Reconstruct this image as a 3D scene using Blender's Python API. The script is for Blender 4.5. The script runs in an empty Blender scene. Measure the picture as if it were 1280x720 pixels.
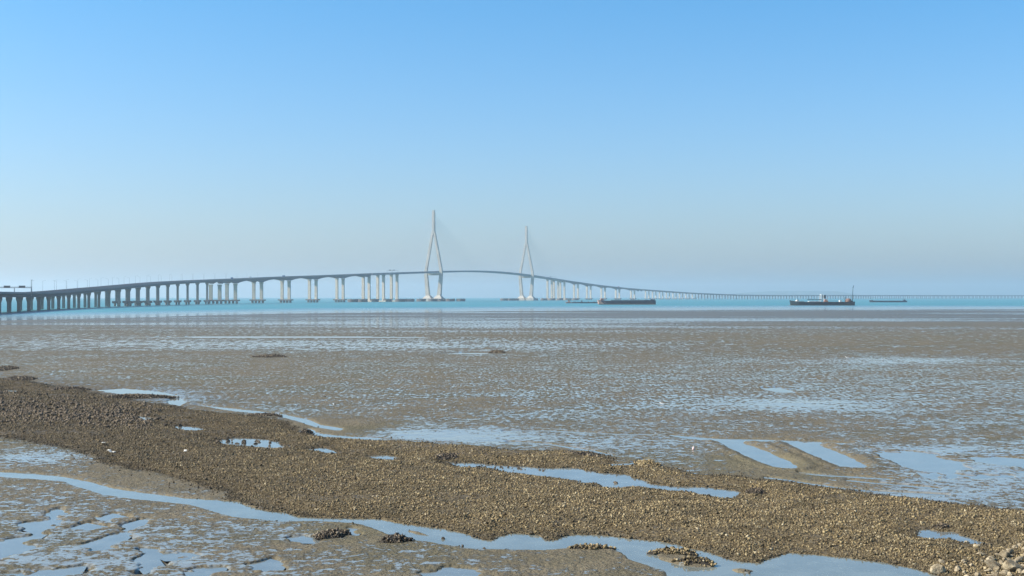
import bpy, math, random
import numpy as np
from mathutils import Vector

random.seed(7)
RNG = np.random.default_rng(11)
C = bpy.context.scene.collection
PI = math.pi
F, HORIZON, CAM_H = 1600.0, 371.0, 12.0      # lens of the photograph, its horizon row, eye height over the water

# ------------------------------------------------------------------ helpers
def ground(px, py, z=0.0):
    Y = (CAM_H - z) * F / (py - HORIZON)
    return np.array([(px - 640) / F * Y, Y, z])
def at(px, py, Y):
    return Vector(((px - 640) / F * Y, Y, CAM_H + (HORIZON - py) / F * Y))
def gpoly(pts):
    return np.array([ground(*p)[:2] for p in pts])

def tag(o, label, cat, group=None, kind=None):
    o['label'] = label; o['category'] = cat
    if group: o['group'] = group
    if kind: o['kind'] = kind
    return o
def empty(name, loc, rz=0.0):
    o = bpy.data.objects.new(name, None); C.objects.link(o)
    o.location = loc; o.rotation_euler = (0, 0, rz); o.empty_display_size = .5
    return o
def copy_tree(o, parent=None):
    c = o.copy(); C.objects.link(c)
    if parent: c.parent = parent
    for ch in list(o.children): copy_tree(ch, c)
    return c
def np_mesh(name, V, Fc, mat=None, smooth=False):
    me = bpy.data.meshes.new(name)
    V = np.asarray(V, np.float32); Fc = np.asarray(Fc, np.int32)
    n, k = Fc.shape
    me.vertices.add(len(V)); me.vertices.foreach_set('co', V.ravel())
    me.loops.add(n * k); me.loops.foreach_set('vertex_index', Fc.ravel())
    me.polygons.add(n)
    me.polygons.foreach_set('loop_start', np.arange(0, n * k, k, dtype=np.int32))
    me.polygons.foreach_set('loop_total', np.full(n, k, np.int32))
    if smooth: me.polygons.foreach_set('use_smooth', np.ones(n, bool))
    me.update(calc_edges=True)
    if mat: me.materials.append(mat)
    return me
def link(name, me, parent=None):
    o = bpy.data.objects.new(name, me); C.objects.link(o)
    if parent: o.parent = parent
    return o
def attr(me, name, arr):
    a = me.attributes.new(name, 'FLOAT', 'POINT'); a.data.foreach_set('value', np.asarray(arr, np.float32).ravel())

class MB:
    """collects shapes (world or local coordinates) and links them as one mesh"""
    def __init__(s): s.v = []; s.f = []
    def add(s, vs, fs):
        b = len(s.v); s.v += [tuple(p) for p in vs]; s.f += [tuple(i + b for i in f) for f in fs]; return s
    def box(s, c, sx, sy, sz, ax=(1, 0, 0), taper=1.0, tapy=None):
        """c = centre of the bottom; ax = direction of the x side"""
        a = Vector(ax).normalized(); b = Vector((-a.y, a.x, 0)); c = Vector(c); vs = []
        tapy = taper if tapy is None else tapy
        for z, t, ty in ((0, 1, 1), (sz, taper, tapy)):
            for i, j in ((-1, -1), (1, -1), (1, 1), (-1, 1)):
                vs.append(c + a * (i * sx / 2 * t) + b * (j * sy / 2 * ty) + Vector((0, 0, z)))
        return s.add(vs, [(3, 2, 1, 0), (4, 5, 6, 7), (0, 1, 5, 4), (1, 2, 6, 5), (2, 3, 7, 6), (3, 0, 4, 7)])
    def beam(s, p, q, w, h=None, w2=None, h2=None, up=(0, 0, 1)):
        p = Vector(p); q = Vector(q); h = h or w; w2 = w2 or w; h2 = h2 or h
        d = (q - p).normalized(); u = Vector(up)
        if abs(d.dot(u)) > .95: u = Vector((1, 0, 0))
        a = d.cross(u).normalized(); b = a.cross(d); vs = []
        for c, ww, hh in ((p, w, h), (q, w2, h2)):
            for i, j in ((-1, -1), (1, -1), (1, 1), (-1, 1)): vs.append(c + a * (i * ww / 2) + b * (j * hh / 2))
        return s.add(vs, [(3, 2, 1, 0), (4, 5, 6, 7), (0, 1, 5, 4), (1, 2, 6, 5), (2, 3, 7, 6), (3, 0, 4, 7)])
    def tube(s, p, q, r, r2=None, n=8):
        p = Vector(p); q = Vector(q); r2 = r if r2 is None else r2
        d = (q - p).normalized(); u = Vector((0, 0, 1)) if abs(d.z) < .9 else Vector((1, 0, 0))
        a = d.cross(u).normalized(); b = a.cross(d); vs = []
        for c, rr in ((p, r), (q, r2)):
            for k in range(n):
                t = 2 * PI * k / n; vs.append(c + a * (math.cos(t) * rr) + b * (math.sin(t) * rr))
        fs = [(k, (k + 1) % n, n + (k + 1) % n, n + k) for k in range(n)]
        return s.add(vs, fs + [tuple(range(n - 1, -1, -1)), tuple(range(n, 2 * n))])
    def lathe(s, c, prof, n=20):
        c = Vector(c); vs = []
        for r, z in prof:
            for k in range(n):
                t = 2 * PI * k / n; vs.append(c + Vector((math.cos(t) * r, math.sin(t) * r, z)))
        fs = []
        for i in range(len(prof) - 1):
            for k in range(n): fs.append((i * n + k, i * n + (k + 1) % n, (i + 1) * n + (k + 1) % n, (i + 1) * n + k))
        fs += [tuple(range(n - 1, -1, -1)), tuple((len(prof) - 1) * n + k for k in range(n))]
        return s.add(vs, fs)
    def prism(s, poly, o, a, b, d):
        """poly in the plane (a, b) at o, extruded both ways along d"""
        o, a, b, d = Vector(o), Vector(a), Vector(b), Vector(d); n = len(poly)
        vs = [o + a * x + b * y - d / 2 for x, y in poly] + [o + a * x + b * y + d / 2 for x, y in poly]
        return s.add(vs, [tuple(range(n)), tuple(range(2 * n - 1, n - 1, -1))] + [(k, k + n, (k + 1) % n + n, (k + 1) % n) for k in range(n)])
    def build(s, name, mat, parent=None, origin=None, smooth=False, bevel=0):
        o0 = Vector(origin) if origin is not None else Vector((0, 0, 0))
        me = bpy.data.meshes.new(name)
        me.from_pydata([tuple(Vector(p) - o0) for p in s.v], [], s.f); me.update()
        import bmesh
        bm = bmesh.new(); bm.from_mesh(me); bmesh.ops.recalc_face_normals(bm, faces=bm.faces); bm.to_mesh(me); bm.free()
        me.materials.append(mat)
        if smooth:
            me.polygons.foreach_set('use_smooth', [True] * len(me.polygons))
        o = link(name, me, parent)
        if bevel:
            m = o.modifiers.new('edge', 'BEVEL'); m.width = bevel; m.segments = 2; m.limit_method = 'ANGLE'
        return o

# ------------------------------------------------------------------ numpy noise
def _h(ix, iy, seed):
    n = (ix.astype(np.int64) * 374761393 + iy.astype(np.int64) * 668265263 + seed * 1274126177) & 0x7fffffff
    n = ((n ^ (n >> 13)) * 1274126177) & 0x7fffffff
    return ((n ^ (n >> 16)) & 0xffff) / 65535.0
def vnoise(x, y, seed=0):
    ix = np.floor(x); iy = np.floor(y); fx = x - ix; fy = y - iy
    fx = fx * fx * (3 - 2 * fx); fy = fy * fy * (3 - 2 * fy)
    a = _h(ix, iy, seed); b = _h(ix + 1, iy, seed); c = _h(ix, iy + 1, seed); d = _h(ix + 1, iy + 1, seed)
    return (a * (1 - fx) + b * fx) * (1 - fy) + (c * (1 - fx) + d * fx) * fy
def fbm(x, y, s, octv=4, seed=0):
    t = 0; a = .5; n = 0
    for k in range(octv):
        t = t + a * (vnoise(x * s, y * s, seed + k * 17) - .5); n += a; a *= .5; s *= 2.03
    return t / n * 2            # about -1..1
def sstep(a, b, x):
    t = np.clip((x - a) / (b - a), 0, 1); return t * t * (3 - 2 * t)
def sdist(X, Y, poly, margin=3.0):
    """signed distance (positive inside) to a polygon, -margin where far away"""
    out = np.full(X.shape, -margin, float)
    lo = poly.min(0) - margin; hi = poly.max(0) + margin
    m = (X > lo[0]) & (X < hi[0]) & (Y > lo[1]) & (Y < hi[1])
    x = X[m]; y = Y[m]
    if not len(x): return out
    d = np.full(x.shape, 1e9); ins = np.zeros(x.shape, bool); n = len(poly)
    for i in range(n):
        ax, ay = poly[i]; bx, by = poly[(i + 1) % n]
        ex, ey = bx - ax, by - ay; L = ex * ex + ey * ey + 1e-12
        t = np.clip(((x - ax) * ex + (y - ay) * ey) / L, 0, 1)
        d = np.minimum(d, (x - ax - t * ex) ** 2 + (y - ay - t * ey) ** 2)
        if ay != by:
            c = (ay > y) != (by > y)
            ins ^= c & (x < (bx - ax) * (y - ay) / (by - ay) + ax)
    d = np.sqrt(d); out[m] = np.where(ins, d, np.maximum(-d, -margin)); return out
def spline(xs, ys):
    xs = np.array(xs, float); ys = np.array(ys, float); n = len(xs); h = np.diff(xs)
    A = np.eye(n); r = np.zeros(n)
    for i in range(1, n - 1):
        A[i, i - 1], A[i, i], A[i, i + 1] = h[i - 1], 2 * (h[i - 1] + h[i]), h[i]
        r[i] = 6 * ((ys[i + 1] - ys[i]) / h[i] - (ys[i] - ys[i - 1]) / h[i - 1])
    M = np.linalg.solve(A, r)
    def f(x):
        i = int(np.clip(np.searchsorted(xs, x) - 1, 0, n - 2)); a = xs[i + 1] - x; b = x - xs[i]; hh = h[i]
        return (M[i] * a ** 3 + M[i + 1] * b ** 3) / (6 * hh) + (ys[i] / hh - M[i] * hh / 6) * a + (ys[i + 1] / hh - M[i + 1] * hh / 6) * b
    return f

# ------------------------------------------------------------------ materials
class NT:
    def __init__(s, name):
        s.m = bpy.data.materials.new(name); s.m.use_nodes = True; s.t = s.m.node_tree
        s.b = s.t.nodes['Principled BSDF']; s.out = s.t.nodes['Material Output']
    def n(s, typ, **kw):
        o = s.t.nodes.new(typ)
        for k, v in kw.items(): setattr(o, k, v)
        return o
    def set(s, sock, v):
        if isinstance(v, bpy.types.NodeSocket): s.t.links.new(v, sock)
        else: sock.default_value = v
    def pos(s): return s.n('ShaderNodeNewGeometry').outputs['Position']
    def noise(s, scale, detail=4, rough=.55, vec=None, dist=0.0):
        o = s.n('ShaderNodeTexNoise'); s.set(o.inputs['Vector'], vec if vec is not None else s.pos())
        o.inputs['Scale'].default_value = scale; o.inputs['Detail'].default_value = detail
        o.inputs['Roughness'].default_value = rough; o.inputs['Distortion'].default_value = dist
        return o.outputs['Fac']
    def math(s, op, a, b=None, c=None):
        o = s.n('ShaderNodeMath', operation=op); s.set(o.inputs[0], a)
        if b is not None: s.set(o.inputs[1], b)
        if c is not None: s.set(o.inputs[2], c)
        return o.outputs[0]
    def map(s, v, a, b, c=0.0, d=1.0, smooth=True):
        o = s.n('ShaderNodeMapRange', interpolation_type='SMOOTHSTEP' if smooth else 'LINEAR')
        s.set(o.inputs[0], v)
        for i, q in enumerate((a, b, c, d)): o.inputs[i + 1].default_value = q
        return o.outputs[0]
    def mix(s, f, a, b):
        o = s.n('ShaderNodeMix', data_type='RGBA'); s.set(o.inputs[0], f)
        s.set(o.inputs[6], a if isinstance(a, bpy.types.NodeSocket) else (*a, 1))
        s.set(o.inputs[7], b if isinstance(b, bpy.types.NodeSocket) else (*b, 1)); return o.outputs[2]
    def fmix(s, f, a, b):
        o = s.n('ShaderNodeMix', data_type='FLOAT'); s.set(o.inputs[0], f); s.set(o.inputs[2], a); s.set(o.inputs[3], b); return o.outputs[0]
    def attr(s, name): return s.n('ShaderNodeAttribute', attribute_name=name).outputs['Fac']
    def bump(s, h, strength=.5, dist=.1):
        o = s.n('ShaderNodeBump'); s.set(o.inputs['Height'], h); s.set(o.inputs['Strength'], strength); o.inputs['Distance'].default_value = dist
        return o.outputs[0]
    def ramp(s, f, stops):
        o = s.n('ShaderNodeValToRGB'); s.set(o.inputs[0], f); e = o.color_ramp.elements
        while len(e) < len(stops): e.new(.5)
        for i, (p, c) in enumerate(stops): e[i].position = p; e[i].color = (*c, 1)
        return o.outputs[0]
    def fin(s, col, rough=.7, spec=.5, ior=None, normal=None, metal=0.0):
        b = s.b.inputs
        s.set(b['Base Color'], col if isinstance(col, bpy.types.NodeSocket) else (*col, 1))
        s.set(b['Roughness'], rough); s.set(b['Specular IOR Level'], spec); s.set(b['Metallic'], metal)
        if ior: b['IOR'].default_value = ior
        if normal is not None: s.set(b['Normal'], normal)
        return s.m

def weathered(name, col, var=.25, scale=.25, rough=.75, spec=.3, metal=0.0, streak=True):
    t = NT(name); dark = tuple(c * (1 - var) for c in col)
    f = t.noise(scale, 5, .6)
    if streak:
        mp = t.n('ShaderNodeMapping'); t.set(mp.inputs[0], t.pos()); mp.inputs['Scale'].default_value = (1, 1, .12)
        f = t.math('MULTIPLY_ADD', t.noise(scale * 3, 4, .6, mp.outputs[0]), .5, t.math('MULTIPLY', f, .5))
    return t.fin(t.mix(t.map(f, .35, .62), dark, col), rough, spec, metal=metal)

M = {}
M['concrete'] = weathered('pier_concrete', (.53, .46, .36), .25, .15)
M['pale_concrete'] = weathered('pylon_concrete', (.43, .39, .33), .25, .08)
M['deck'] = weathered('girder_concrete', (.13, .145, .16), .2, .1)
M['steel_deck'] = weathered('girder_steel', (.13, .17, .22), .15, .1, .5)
M['shaded_concrete'] = weathered('shaded_pier_concrete', (.23, .22, .2), .3, .2)  # pier concrete darkened for the low viaduct, its shade put into the colour
M['parapet'] = weathered('parapet_concrete', (.22, .22, .22), .2, .2)
M['wet_concrete'] = weathered('tide_stained_concrete', (.17, .16, .15), .4, .3)
M['steel_pile'] = weathered('sheet_pile_steel', (.12, .10, .09), .4, .3)
M['galvanised'] = weathered('galvanised_steel', (.3, .31, .32), .2, 1, .45, .5, .6)
M['sign_back'] = weathered('sign_panel', (.08, .09, .1), .2, 1, .5)
M['cable'] = weathered('cable_sheath', (.5, .5, .5), .1, 1, .5)
M['navy'] = weathered('navy_hull_paint', (.03, .035, .055), .35, .3, .45)
M['teal_hull'] = weathered('dark_green_hull_paint', (.02, .04, .045), .35, .3, .45)
M['salmon'] = weathered('salmon_paint', (.62, .33, .24), .3, .4, .5)
M['white_paint'] = weathered('white_marine_paint', (.75, .73, .68), .2, .5, .45)
M['rust'] = weathered('rusty_steel', (.2, .11, .08), .4, .5, .7)
M['orange'] = weathered('orange_paint', (.6, .25, .14), .3, .5, .5)
M['deck_grey'] = weathered('grey_deck_steel', (.13, .14, .15), .3, .5, .6)
M['dark_glass'] = NT('dark_window_glass').fin((.02, .025, .03), .1)
M['rubber'] = NT('tyre_rubber').fin((.02, .02, .02), .8)
M['truck_red'] = weathered('truck_red', (.4, .12, .1), .15, 1, .4)
M['truck_white'] = weathered('truck_white', (.6, .6, .6), .15, 1, .4)
M['truck_blue'] = weathered('truck_blue', (.08, .14, .25), .15, 1, .4)
M['feather'] = NT('white_feathers').fin((.75, .74, .72), .8, .2)
M['grey_feather'] = NT('grey_feathers').fin((.25, .26, .28), .8, .2)
M['dark_feather'] = NT('dark_feathers').fin((.035, .033, .03), .8, .2)
M['beak'] = NT('yellow_beak').fin((.55, .33, .06), .5)
M['bird_leg'] = NT('bird_leg_skin').fin((.3, .2, .12), .6)
M['stake'] = weathered('wet_driftwood', (.05, .04, .03), .3, 3, .8)
M['float'] = weathered('faded_pink_float', (.7, .5, .47), .2, 4, .6)
M['scrap'] = weathered('bleached_scrap', (.7, .66, .58), .2, 5, .8)

def mud_material():
    t = NT('tidal_mud'); p = t.pos()
    wet = t.attr('wet'); bank = t.attr('bank'); smoothz = t.attr('smooth')
    n1 = t.noise(1.35, 5, .62, p, .5); n2 = t.noise(4.2, 4, .62, p, .3); n0 = t.noise(.3, 3, .5, p, .8); big = t.noise(.06, 4, .55, p); fine = t.noise(9, 4, .65, p)
    sp = t.n('ShaderNodeSeparateXYZ'); t.set(sp.inputs[0], p)
    sheen = t.map(sp.outputs[1], 250, 800)             # the lowest flat never dries out
    def rills(sx, sy, sc_):          # shallow runnels drawn out seawards on the open flat
        mp = t.n('ShaderNodeMapping'); t.set(mp.inputs[0], p); mp.inputs['Scale'].default_value = (sx, sy, 1); mp.inputs['Rotation'].default_value = (0, 0, -.03)
        return t.noise(sc_, 5, .68, mp.outputs[0], .15)
    mid = t.math('MULTIPLY_ADD', n1, .3, t.math('MULTIPLY', rills(2.1, .62, 1.0), .7))
    far = t.math('MULTIPLY_ADD', rills(1.5, .3, 1.0), .35, t.math('MULTIPLY', rills(.85, .15, 1.0), .65))
    fl = t.fmix(t.map(sp.outputs[1], 85, 150), n1, mid); fl = t.fmix(t.map(sp.outputs[1], 200, 380), fl, far)
    n1 = fl; n2k = t.fmix(t.map(sp.outputs[1], 85, 200), n2, fl)
    v = t.math('ADD', t.math('MULTIPLY', n0, .15), t.math('MULTIPLY_ADD', n2k, .37, t.math('MULTIPLY', n1, .48)))
    v = t.math('ADD', v, t.math('MULTIPLY', t.math('SUBTRACT', big, .5), .12))
    v = t.math('ADD', v, t.math('MULTIPLY', t.math('SUBTRACT', wet, .5), .3))
    pud = t.math('MULTIPLY', t.map(v, .532, .552), t.math('SUBTRACT', 1, bank))
    damp = t.map(v, .44, .54)
    dry = t.mix(t.map(t.noise(.25, 5, .6, p), .38, .62), (.096, .075, .049), (.145, .114, .077))
    dry = t.mix(t.map(fine, .35, .65), dry, t.mix(.6, dry, (.20, .172, .11)))
    dry = t.mix(t.math('MULTIPLY', t.map(big, .46, .6), .5), dry, (.108, .096, .055))        # greenish algae film
    col = t.mix(t.math('MULTIPLY', damp, .6), dry, (.062, .053, .035))
    col = t.mix(t.math('MULTIPLY', sheen, .5), col, (.05, .054, .046))
    col = t.mix(pud, col, (.18, .175, .15))
    bk = t.mix(t.map(t.noise(6, 5, .7, p), .4, .62), (.05, .036, .02), (.20, .15, .082))
    bk = t.mix(t.map(t.math('MULTIPLY_ADD', big, 24, sp.outputs[0]), -26, 14), t.mix(.45, bk, (.05, .036, .022)), bk)
    col = t.mix(bank, col, bk)
    rough = t.fmix(pud, t.fmix(sheen, t.fmix(damp, .72, .5), .42), .07)
    spec = t.fmix(pud, t.fmix(sheen, t.fmix(damp, .06, .2), .28), .5)
    h = t.math('MULTIPLY_ADD', t.noise(5, 5, .65, p), .7, t.math('MULTIPLY', n2, .6))
    col = t.mix(t.math('MULTIPLY', t.map(t.noise(22, 2, .5, p), .62, .7), t.math('SUBTRACT', .8, pud)), col, (.035, .03, .022))       # worm casts and grit
    lump = t.math('MULTIPLY_ADD', t.noise(1.6, 3, .5, p), .8, h)
    st = t.math('MULTIPLY', t.math('SUBTRACT', 1, pud), t.fmix(smoothz, 1, .4)); st = t.math('MULTIPLY', st, t.fmix(sheen, 1, .45))
    st = t.math('MAXIMUM', st, .012)
    return t.fin(col, rough, spec, 1.4, t.bump(lump, st, .26))
M['mud'] = mud_material()

def still_water(name, col, rip=.02, rough=.03):
    t = NT(name); p = t.pos()
    h = t.math('MULTIPLY_ADD', t.noise(2.2, 3, .5, p), .6, t.math('MULTIPLY', t.noise(7, 3, .5, p), .25))
    c = t.mix(t.map(t.noise(.5, 4, .6, p), .35, .65), tuple(k * .8 for k in col), col)
    return t.fin(c, rough, .5, 1.36, t.bump(h, rip, .1))
M['creek'] = still_water('creek_water', (.16, .172, .152), .035)
M['pool'] = still_water('pool_water', (.15, .16, .15), .03)

def sea_material():
    t = NT('sea_water'); p = t.pos(); sh = t.attr('shallow')
    mp = t.n('ShaderNodeMapping'); t.set(mp.inputs[0], p); mp.inputs['Scale'].default_value = (.35, 1, 1)
    band = t.noise(.012, 4, .6, mp.outputs[0])
    deep = t.mix(t.map(band, .35, .65), (.03, .155, .18), (.05, .19, .21))
    shal = t.mix(t.map(t.noise(.03, 4, .6, mp.outputs[0]), .35, .65), (.10, .12, .13), (.16, .20, .22))
    col = t.mix(sh, deep, shal)
    wv = t.math('MULTIPLY_ADD', t.noise(.45, 5, .6, p), .8, t.math('MULTIPLY', t.noise(2.2, 3, .6, p), .2))
    st = t.fmix(sh, .55, .03)
    return t.fin(col, t.fmix(sh, .35, .09), t.fmix(sh, .28, .5), 1.33, t.bump(wv, st, .6))
M['sea'] = sea_material()

def shell_material():
    t = NT('oyster_shells'); g = t.n('ShaderNodeNewGeometry'); r = g.outputs['Random Per Island']; p = g.outputs['Position']
    c = t.ramp(r, [(0, (.05, .034, .017)), (.25, (.14, .098, .047)), (.6, (.27, .195, .092)), (.88, (.35, .265, .135)), (1, (.45, .37, .24))])
    x = t.n('ShaderNodeSeparateXYZ'); t.set(x.inputs[0], p)
    big = t.noise(.09, 4, .6, p)
    wetl = t.map(t.math('MULTIPLY_ADD', big, 24, x.outputs[0]), -26, 14)         # wetter and browner towards the channel end
    c = t.mix(wetl, t.mix(.55, c, (.045, .032, .02)), c)
    c = t.mix(t.map(t.noise(.35, 4, .6, p), .46, .66), c, t.mix(.5, c, (.05, .042, .022)))
    c = t.mix(t.math('MULTIPLY', t.attr('damp'), .85), c, (.04, .032, .02))
    c = t.mix(t.map(t.noise(14, 3, .6, p), .35, .65), t.mix(.45, c, (.03, .024, .016)), c)
    return t.fin(c, .7, .25)
M['shell'] = shell_material()
def dark_shell():
    t = NT('wet_mussel_shells'); r = t.n('ShaderNodeNewGeometry').outputs['Random Per Island']
    return t.fin(t.ramp(r, [(0, (.015, .012, .009)), (.5, (.05, .036, .022)), (.85, (.12, .085, .05)), (1, (.3, .24, .16))]), .65, .3)
M['dark_shell'] = dark_shell()
def rock(name, a, b):
    t = NT(name); o = t.n('ShaderNodeObjectInfo').outputs['Random']; tc = t.n('ShaderNodeTexCoord').outputs['Object']
    c = t.mix(t.map(t.noise(2.5, 6, .65, tc), .35, .65), a, b)
    c = t.mix(t.math('MULTIPLY', o, .6), c, tuple(.45 * k for k in a))
    return t.fin(c, .85, .2, normal=t.bump(t.noise(7, 6, .65, tc), .6, .1))
M['pale_rock'] = rock('pale_limestone', (.24, .18, .11), (.50, .41, .27))
M['brown_rock'] = rock('brown_wet_stone', (.05, .038, .027), (.19, .145, .10))

# ------------------------------------------------------------------ sun, sky, haze, camera
SUN_AZ, SUN_EL = math.radians(-94), math.radians(37)      # azimuth from +Y (the view direction), clockwise
sd_ = Vector((math.sin(SUN_AZ) * math.cos(SUN_EL), math.cos(SUN_AZ) * math.cos(SUN_EL), math.sin(SUN_EL)))
sun = bpy.data.lights.new('sun', 'SUN'); sun.energy = 5; sun.angle = math.radians(.5); sun.color = (1, .93, .82)
so = bpy.data.objects.new('sun', sun); C.objects.link(so); so.rotation_euler = sd_.to_track_quat('Z', 'Y').to_euler()
w = bpy.data.worlds.new('World'); bpy.context.scene.world = w; w.use_nodes = True
nt = w.node_tree; bg = nt.nodes['Background']; bg.inputs[1].default_value = .09
sky = nt.nodes.new('ShaderNodeTexSky'); sky.sky_type = 'NISHITA'; sky.sun_disc = False
sky.sun_elevation = SUN_EL; sky.sun_rotation = SUN_AZ; sky.air_density = 1.0; sky.dust_density = 1.4; sky.ozone_density = 1.0; sky.altitude = 0
tint = nt.nodes.new('ShaderNodeMix'); tint.data_type = 'RGBA'; tint.blend_type = 'MULTIPLY'; tint.inputs[0].default_value = 1
# deep clear blue overhead, whitening towards the horizon through the dust of the lower air
tcw = nt.nodes.new('ShaderNodeTexCoord'); sxw = nt.nodes.new('ShaderNodeSeparateXYZ'); nt.links.new(tcw.outputs['Generated'], sxw.inputs[0])
mrw = nt.nodes.new('ShaderNodeMapRange'); nt.links.new(sxw.outputs[2], mrw.inputs[0]); mrw.inputs[1].default_value = 0; mrw.inputs[2].default_value = .22
lowhigh = nt.nodes.new('ShaderNodeMix'); lowhigh.data_type = 'RGBA'; lowhigh.name = 'lowhigh'; nt.links.new(mrw.outputs[0], lowhigh.inputs[0])
lowhigh.inputs[6].default_value = (.77, .84, 1.05, 1); lowhigh.inputs[7].default_value = (.39, .84, 1.14, 1); nt.links.new(lowhigh.outputs[2], tint.inputs[7])
nt.links.new(sky.outputs[0], tint.inputs[6]); nt.links.new(tint.outputs[2], bg.inputs[0])

cam = bpy.data.cameras.new('camera'); co = bpy.data.objects.new('camera', cam); C.objects.link(co)
cam.lens = 45; cam.sensor_width = 36; cam.clip_end = 60000; cam.clip_start = .5
co.location = (0, 0, CAM_H); co.rotation_euler = (PI / 2 + math.atan(11 / F), 0, 0)
sc = bpy.context.scene; sc.camera = co
sc.view_settings.view_transform = 'Standard'; sc.view_settings.look = 'None'; sc.view_settings.gamma = 1
sc.view_settings.use_curve_mapping = False; sc.view_settings.exposure = .95
sc.cycles.use_denoising = True; sc.cycles.max_bounces = 6; sc.cycles.volume_bounces = 1

hz = MB().box((0, 12500, -3), 52000, 26600, 263)
hm = bpy.data.materials.new('sea_haze'); hm.use_nodes = True; t_ = hm.node_tree
t_.nodes.remove(t_.nodes['Principled BSDF']); pv = t_.nodes.new('ShaderNodeVolumePrincipled')
pv.inputs['Color'].default_value = (.93, .96, 1, 1); pv.inputs['Density'].default_value = .9e-4; pv.inputs['Anisotropy'].default_value = .62
t_.links.new(pv.outputs[0], t_.nodes['Material Output'].inputs['Volume'])
tag(hz.build('haze', hm), 'pale blue sea haze over the whole estuary', 'haze', kind='stuff')

# ------------------------------------------------------------------ outlines of the water and the shell bank (traced, laid on the ground)
CREEK_UP = [(-160, 588), (0, 590), (37, 592), (75, 596), (100, 601), (137, 610), (175, 616), (225, 622.5), (297, 628), (302, 632), (320, 637), (337, 640),
    (352, 641), (370, 647), (402, 648), (445, 649), (475, 650), (495, 654), (527, 659), (552, 662), (580, 669), (597, 675), (620, 677), (626, 671), (645, 668),
    (667, 670), (678, 677), (700, 676), (712, 671), (722, 669), (750, 670), (780, 674), (815, 677), (840, 681), (860, 686), (880, 690), (892, 695),
    (902, 699), (927, 704), (950, 705), (966, 699), (975, 696), (990, 692), (1022, 695), (1065, 699), (1100, 704), (1135, 711), (1165, 720), (1230, 745), (1300, 790)]
CREEK_LO = [(700, 790), (800, 735), (842, 720), (835, 712), (810, 706), (790, 699), (782, 690), (765, 684), (740, 683), (712, 684), (677, 687), (640, 687), (595, 686),
    (570, 682), (545, 677), (512, 674), (495, 670), (482, 664), (470, 659), (445, 654), (395, 651), (357, 651.5), (320, 648), (300, 646), (282, 642),
    (250, 632), (212, 627), (175, 624), (140, 619.5), (110, 611), (82, 602), (50, 599), (0, 596), (-160, 594)]
WATER = {   # name: (outline, material)
 'creek': CREEK_UP + CREEK_LO,
 'bank_pool': [(560, 577.5), (590, 579), (640, 582), (665, 584.5), (690, 586), (715, 585), (752, 591), (782, 592), (800, 599), (820, 605), (852, 609), (877, 609.5),
    (915, 612.5), (935, 619), (915, 621.5), (877, 619.5), (855, 615.5), (815, 610), (790, 608.5), (775, 609.5), (755, 608), (727, 602), (690, 595.5), (665, 592),
    (640, 590), (610, 586), (585, 584)],
 'stony_pool': [(265, 551), (295, 547.5), (320, 548.5), (342, 552), (367, 559), (345, 561), (320, 560), (300, 557.5), (277, 553.5)],
 'small_pool': [(389, 562), (402, 560.3), (427, 567.5), (407, 568)],
 'round_pool': [(462, 570.5), (480, 569.5), (496, 572), (497, 575.5), (477, 574.5)],
 'side_pool': [(118, 487.5), (155, 485.5), (195, 489), (220, 494), (230, 502), (225, 507.5), (212, 505), (215, 499), (187, 495), (150, 492.3)],
 'stone_pool': [(172, 519.8), (184, 521), (194, 525.5), (186, 527), (176, 523.5)],
 'long_pool': [(222, 532.5), (240, 534), (258, 537), (245, 539), (225, 536)],
 'thin_pool': [(3, 487.3), (18, 488), (28, 491), (14, 490.6)],
 'track_pool': [(903, 553), (922, 552.6), (935, 556.5), (960, 566), (985, 577.5), (994, 584), (988, 586.5), (975, 584.8), (960, 580.8), (940, 572), (917, 561)],
 'wide_track_pool': [(985, 552.5), (1012, 553), (1035, 561.5), (1065, 574.5), (1080, 583), (1075, 586), (1058, 585), (1035, 576), (1010, 565.5)],
 'head_channel': [(838, 544), (865, 546), (900, 548.5), (960, 549.5), (1020, 551.5), (1064, 554.5), (1050, 556.3), (1000, 554.0), (930, 552.6), (880, 551.5), (855, 547.5)],
 'wide_shallows': [(1066, 555.5), (1090, 558.5), (1135, 561.5), (1175, 565), (1210, 569.5), (1290, 574.5), (1430, 584), (1430, 606), (1290, 597), (1240, 602), (1190, 606), (1160, 604), (1136, 597.5), (1117, 589), (1096, 573), (1082, 562.5)],
 'flat_pool': [(952, 485.3), (972, 484.4), (985, 487.5), (993, 491.2), (972, 490.4), (958, 487.6)],
 'corner_pool': [(1146, 662), (1160, 660.5), (1172, 664), (1200, 667), (1222, 674), (1232, 680), (1210, 680), (1190, 676.5), (1165, 674.5), (1148, 671)],
 'shore_streak': [(130, 421.2), (300, 420.6), (450, 420.7), (565, 421.8), (450, 422.5), (300, 422.4)],
 'far_streak': [(550, 441.6), (590, 440.9), (615, 441.3), (600, 442.9), (565, 442.8)],
 'edge_ditch': [(245, 505.8), (285, 510), (322, 514), (350, 517.5), (384, 524.5), (397, 530.8), (426, 535.6), (423, 538), (398, 534), (380, 528), (348, 520), (318, 516.5), (285, 512.5)],
 'bank_foot_pool': [(376, 539), (386, 536), (398, 541.5), (430, 545.5), (480, 548), (470, 550), (425, 548), (398, 545)],
}
def strand(pts, w):
    return [(a, b - w) for a, b in pts] + [(a, b + w) for a, b in reversed(pts)]
WATER['near_puddle'] = [(68, 637), (79, 639), (76, 650), (56, 665), (39, 675), (33, 688), (0, 702), (-30, 706), (-30, 682), (0, 678), (32, 672), (46, 664), (22, 657), (57, 650)]
WATER['forked_puddle'] = [(100, 681), (128, 673), (152, 665), (165, 655), (184, 648), (178, 654), (160, 663), (156, 670), (137, 686), (112, 689)]
WATER['small_puddle'] = [(96, 660), (110, 655), (128, 659), (110, 664)]
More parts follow.
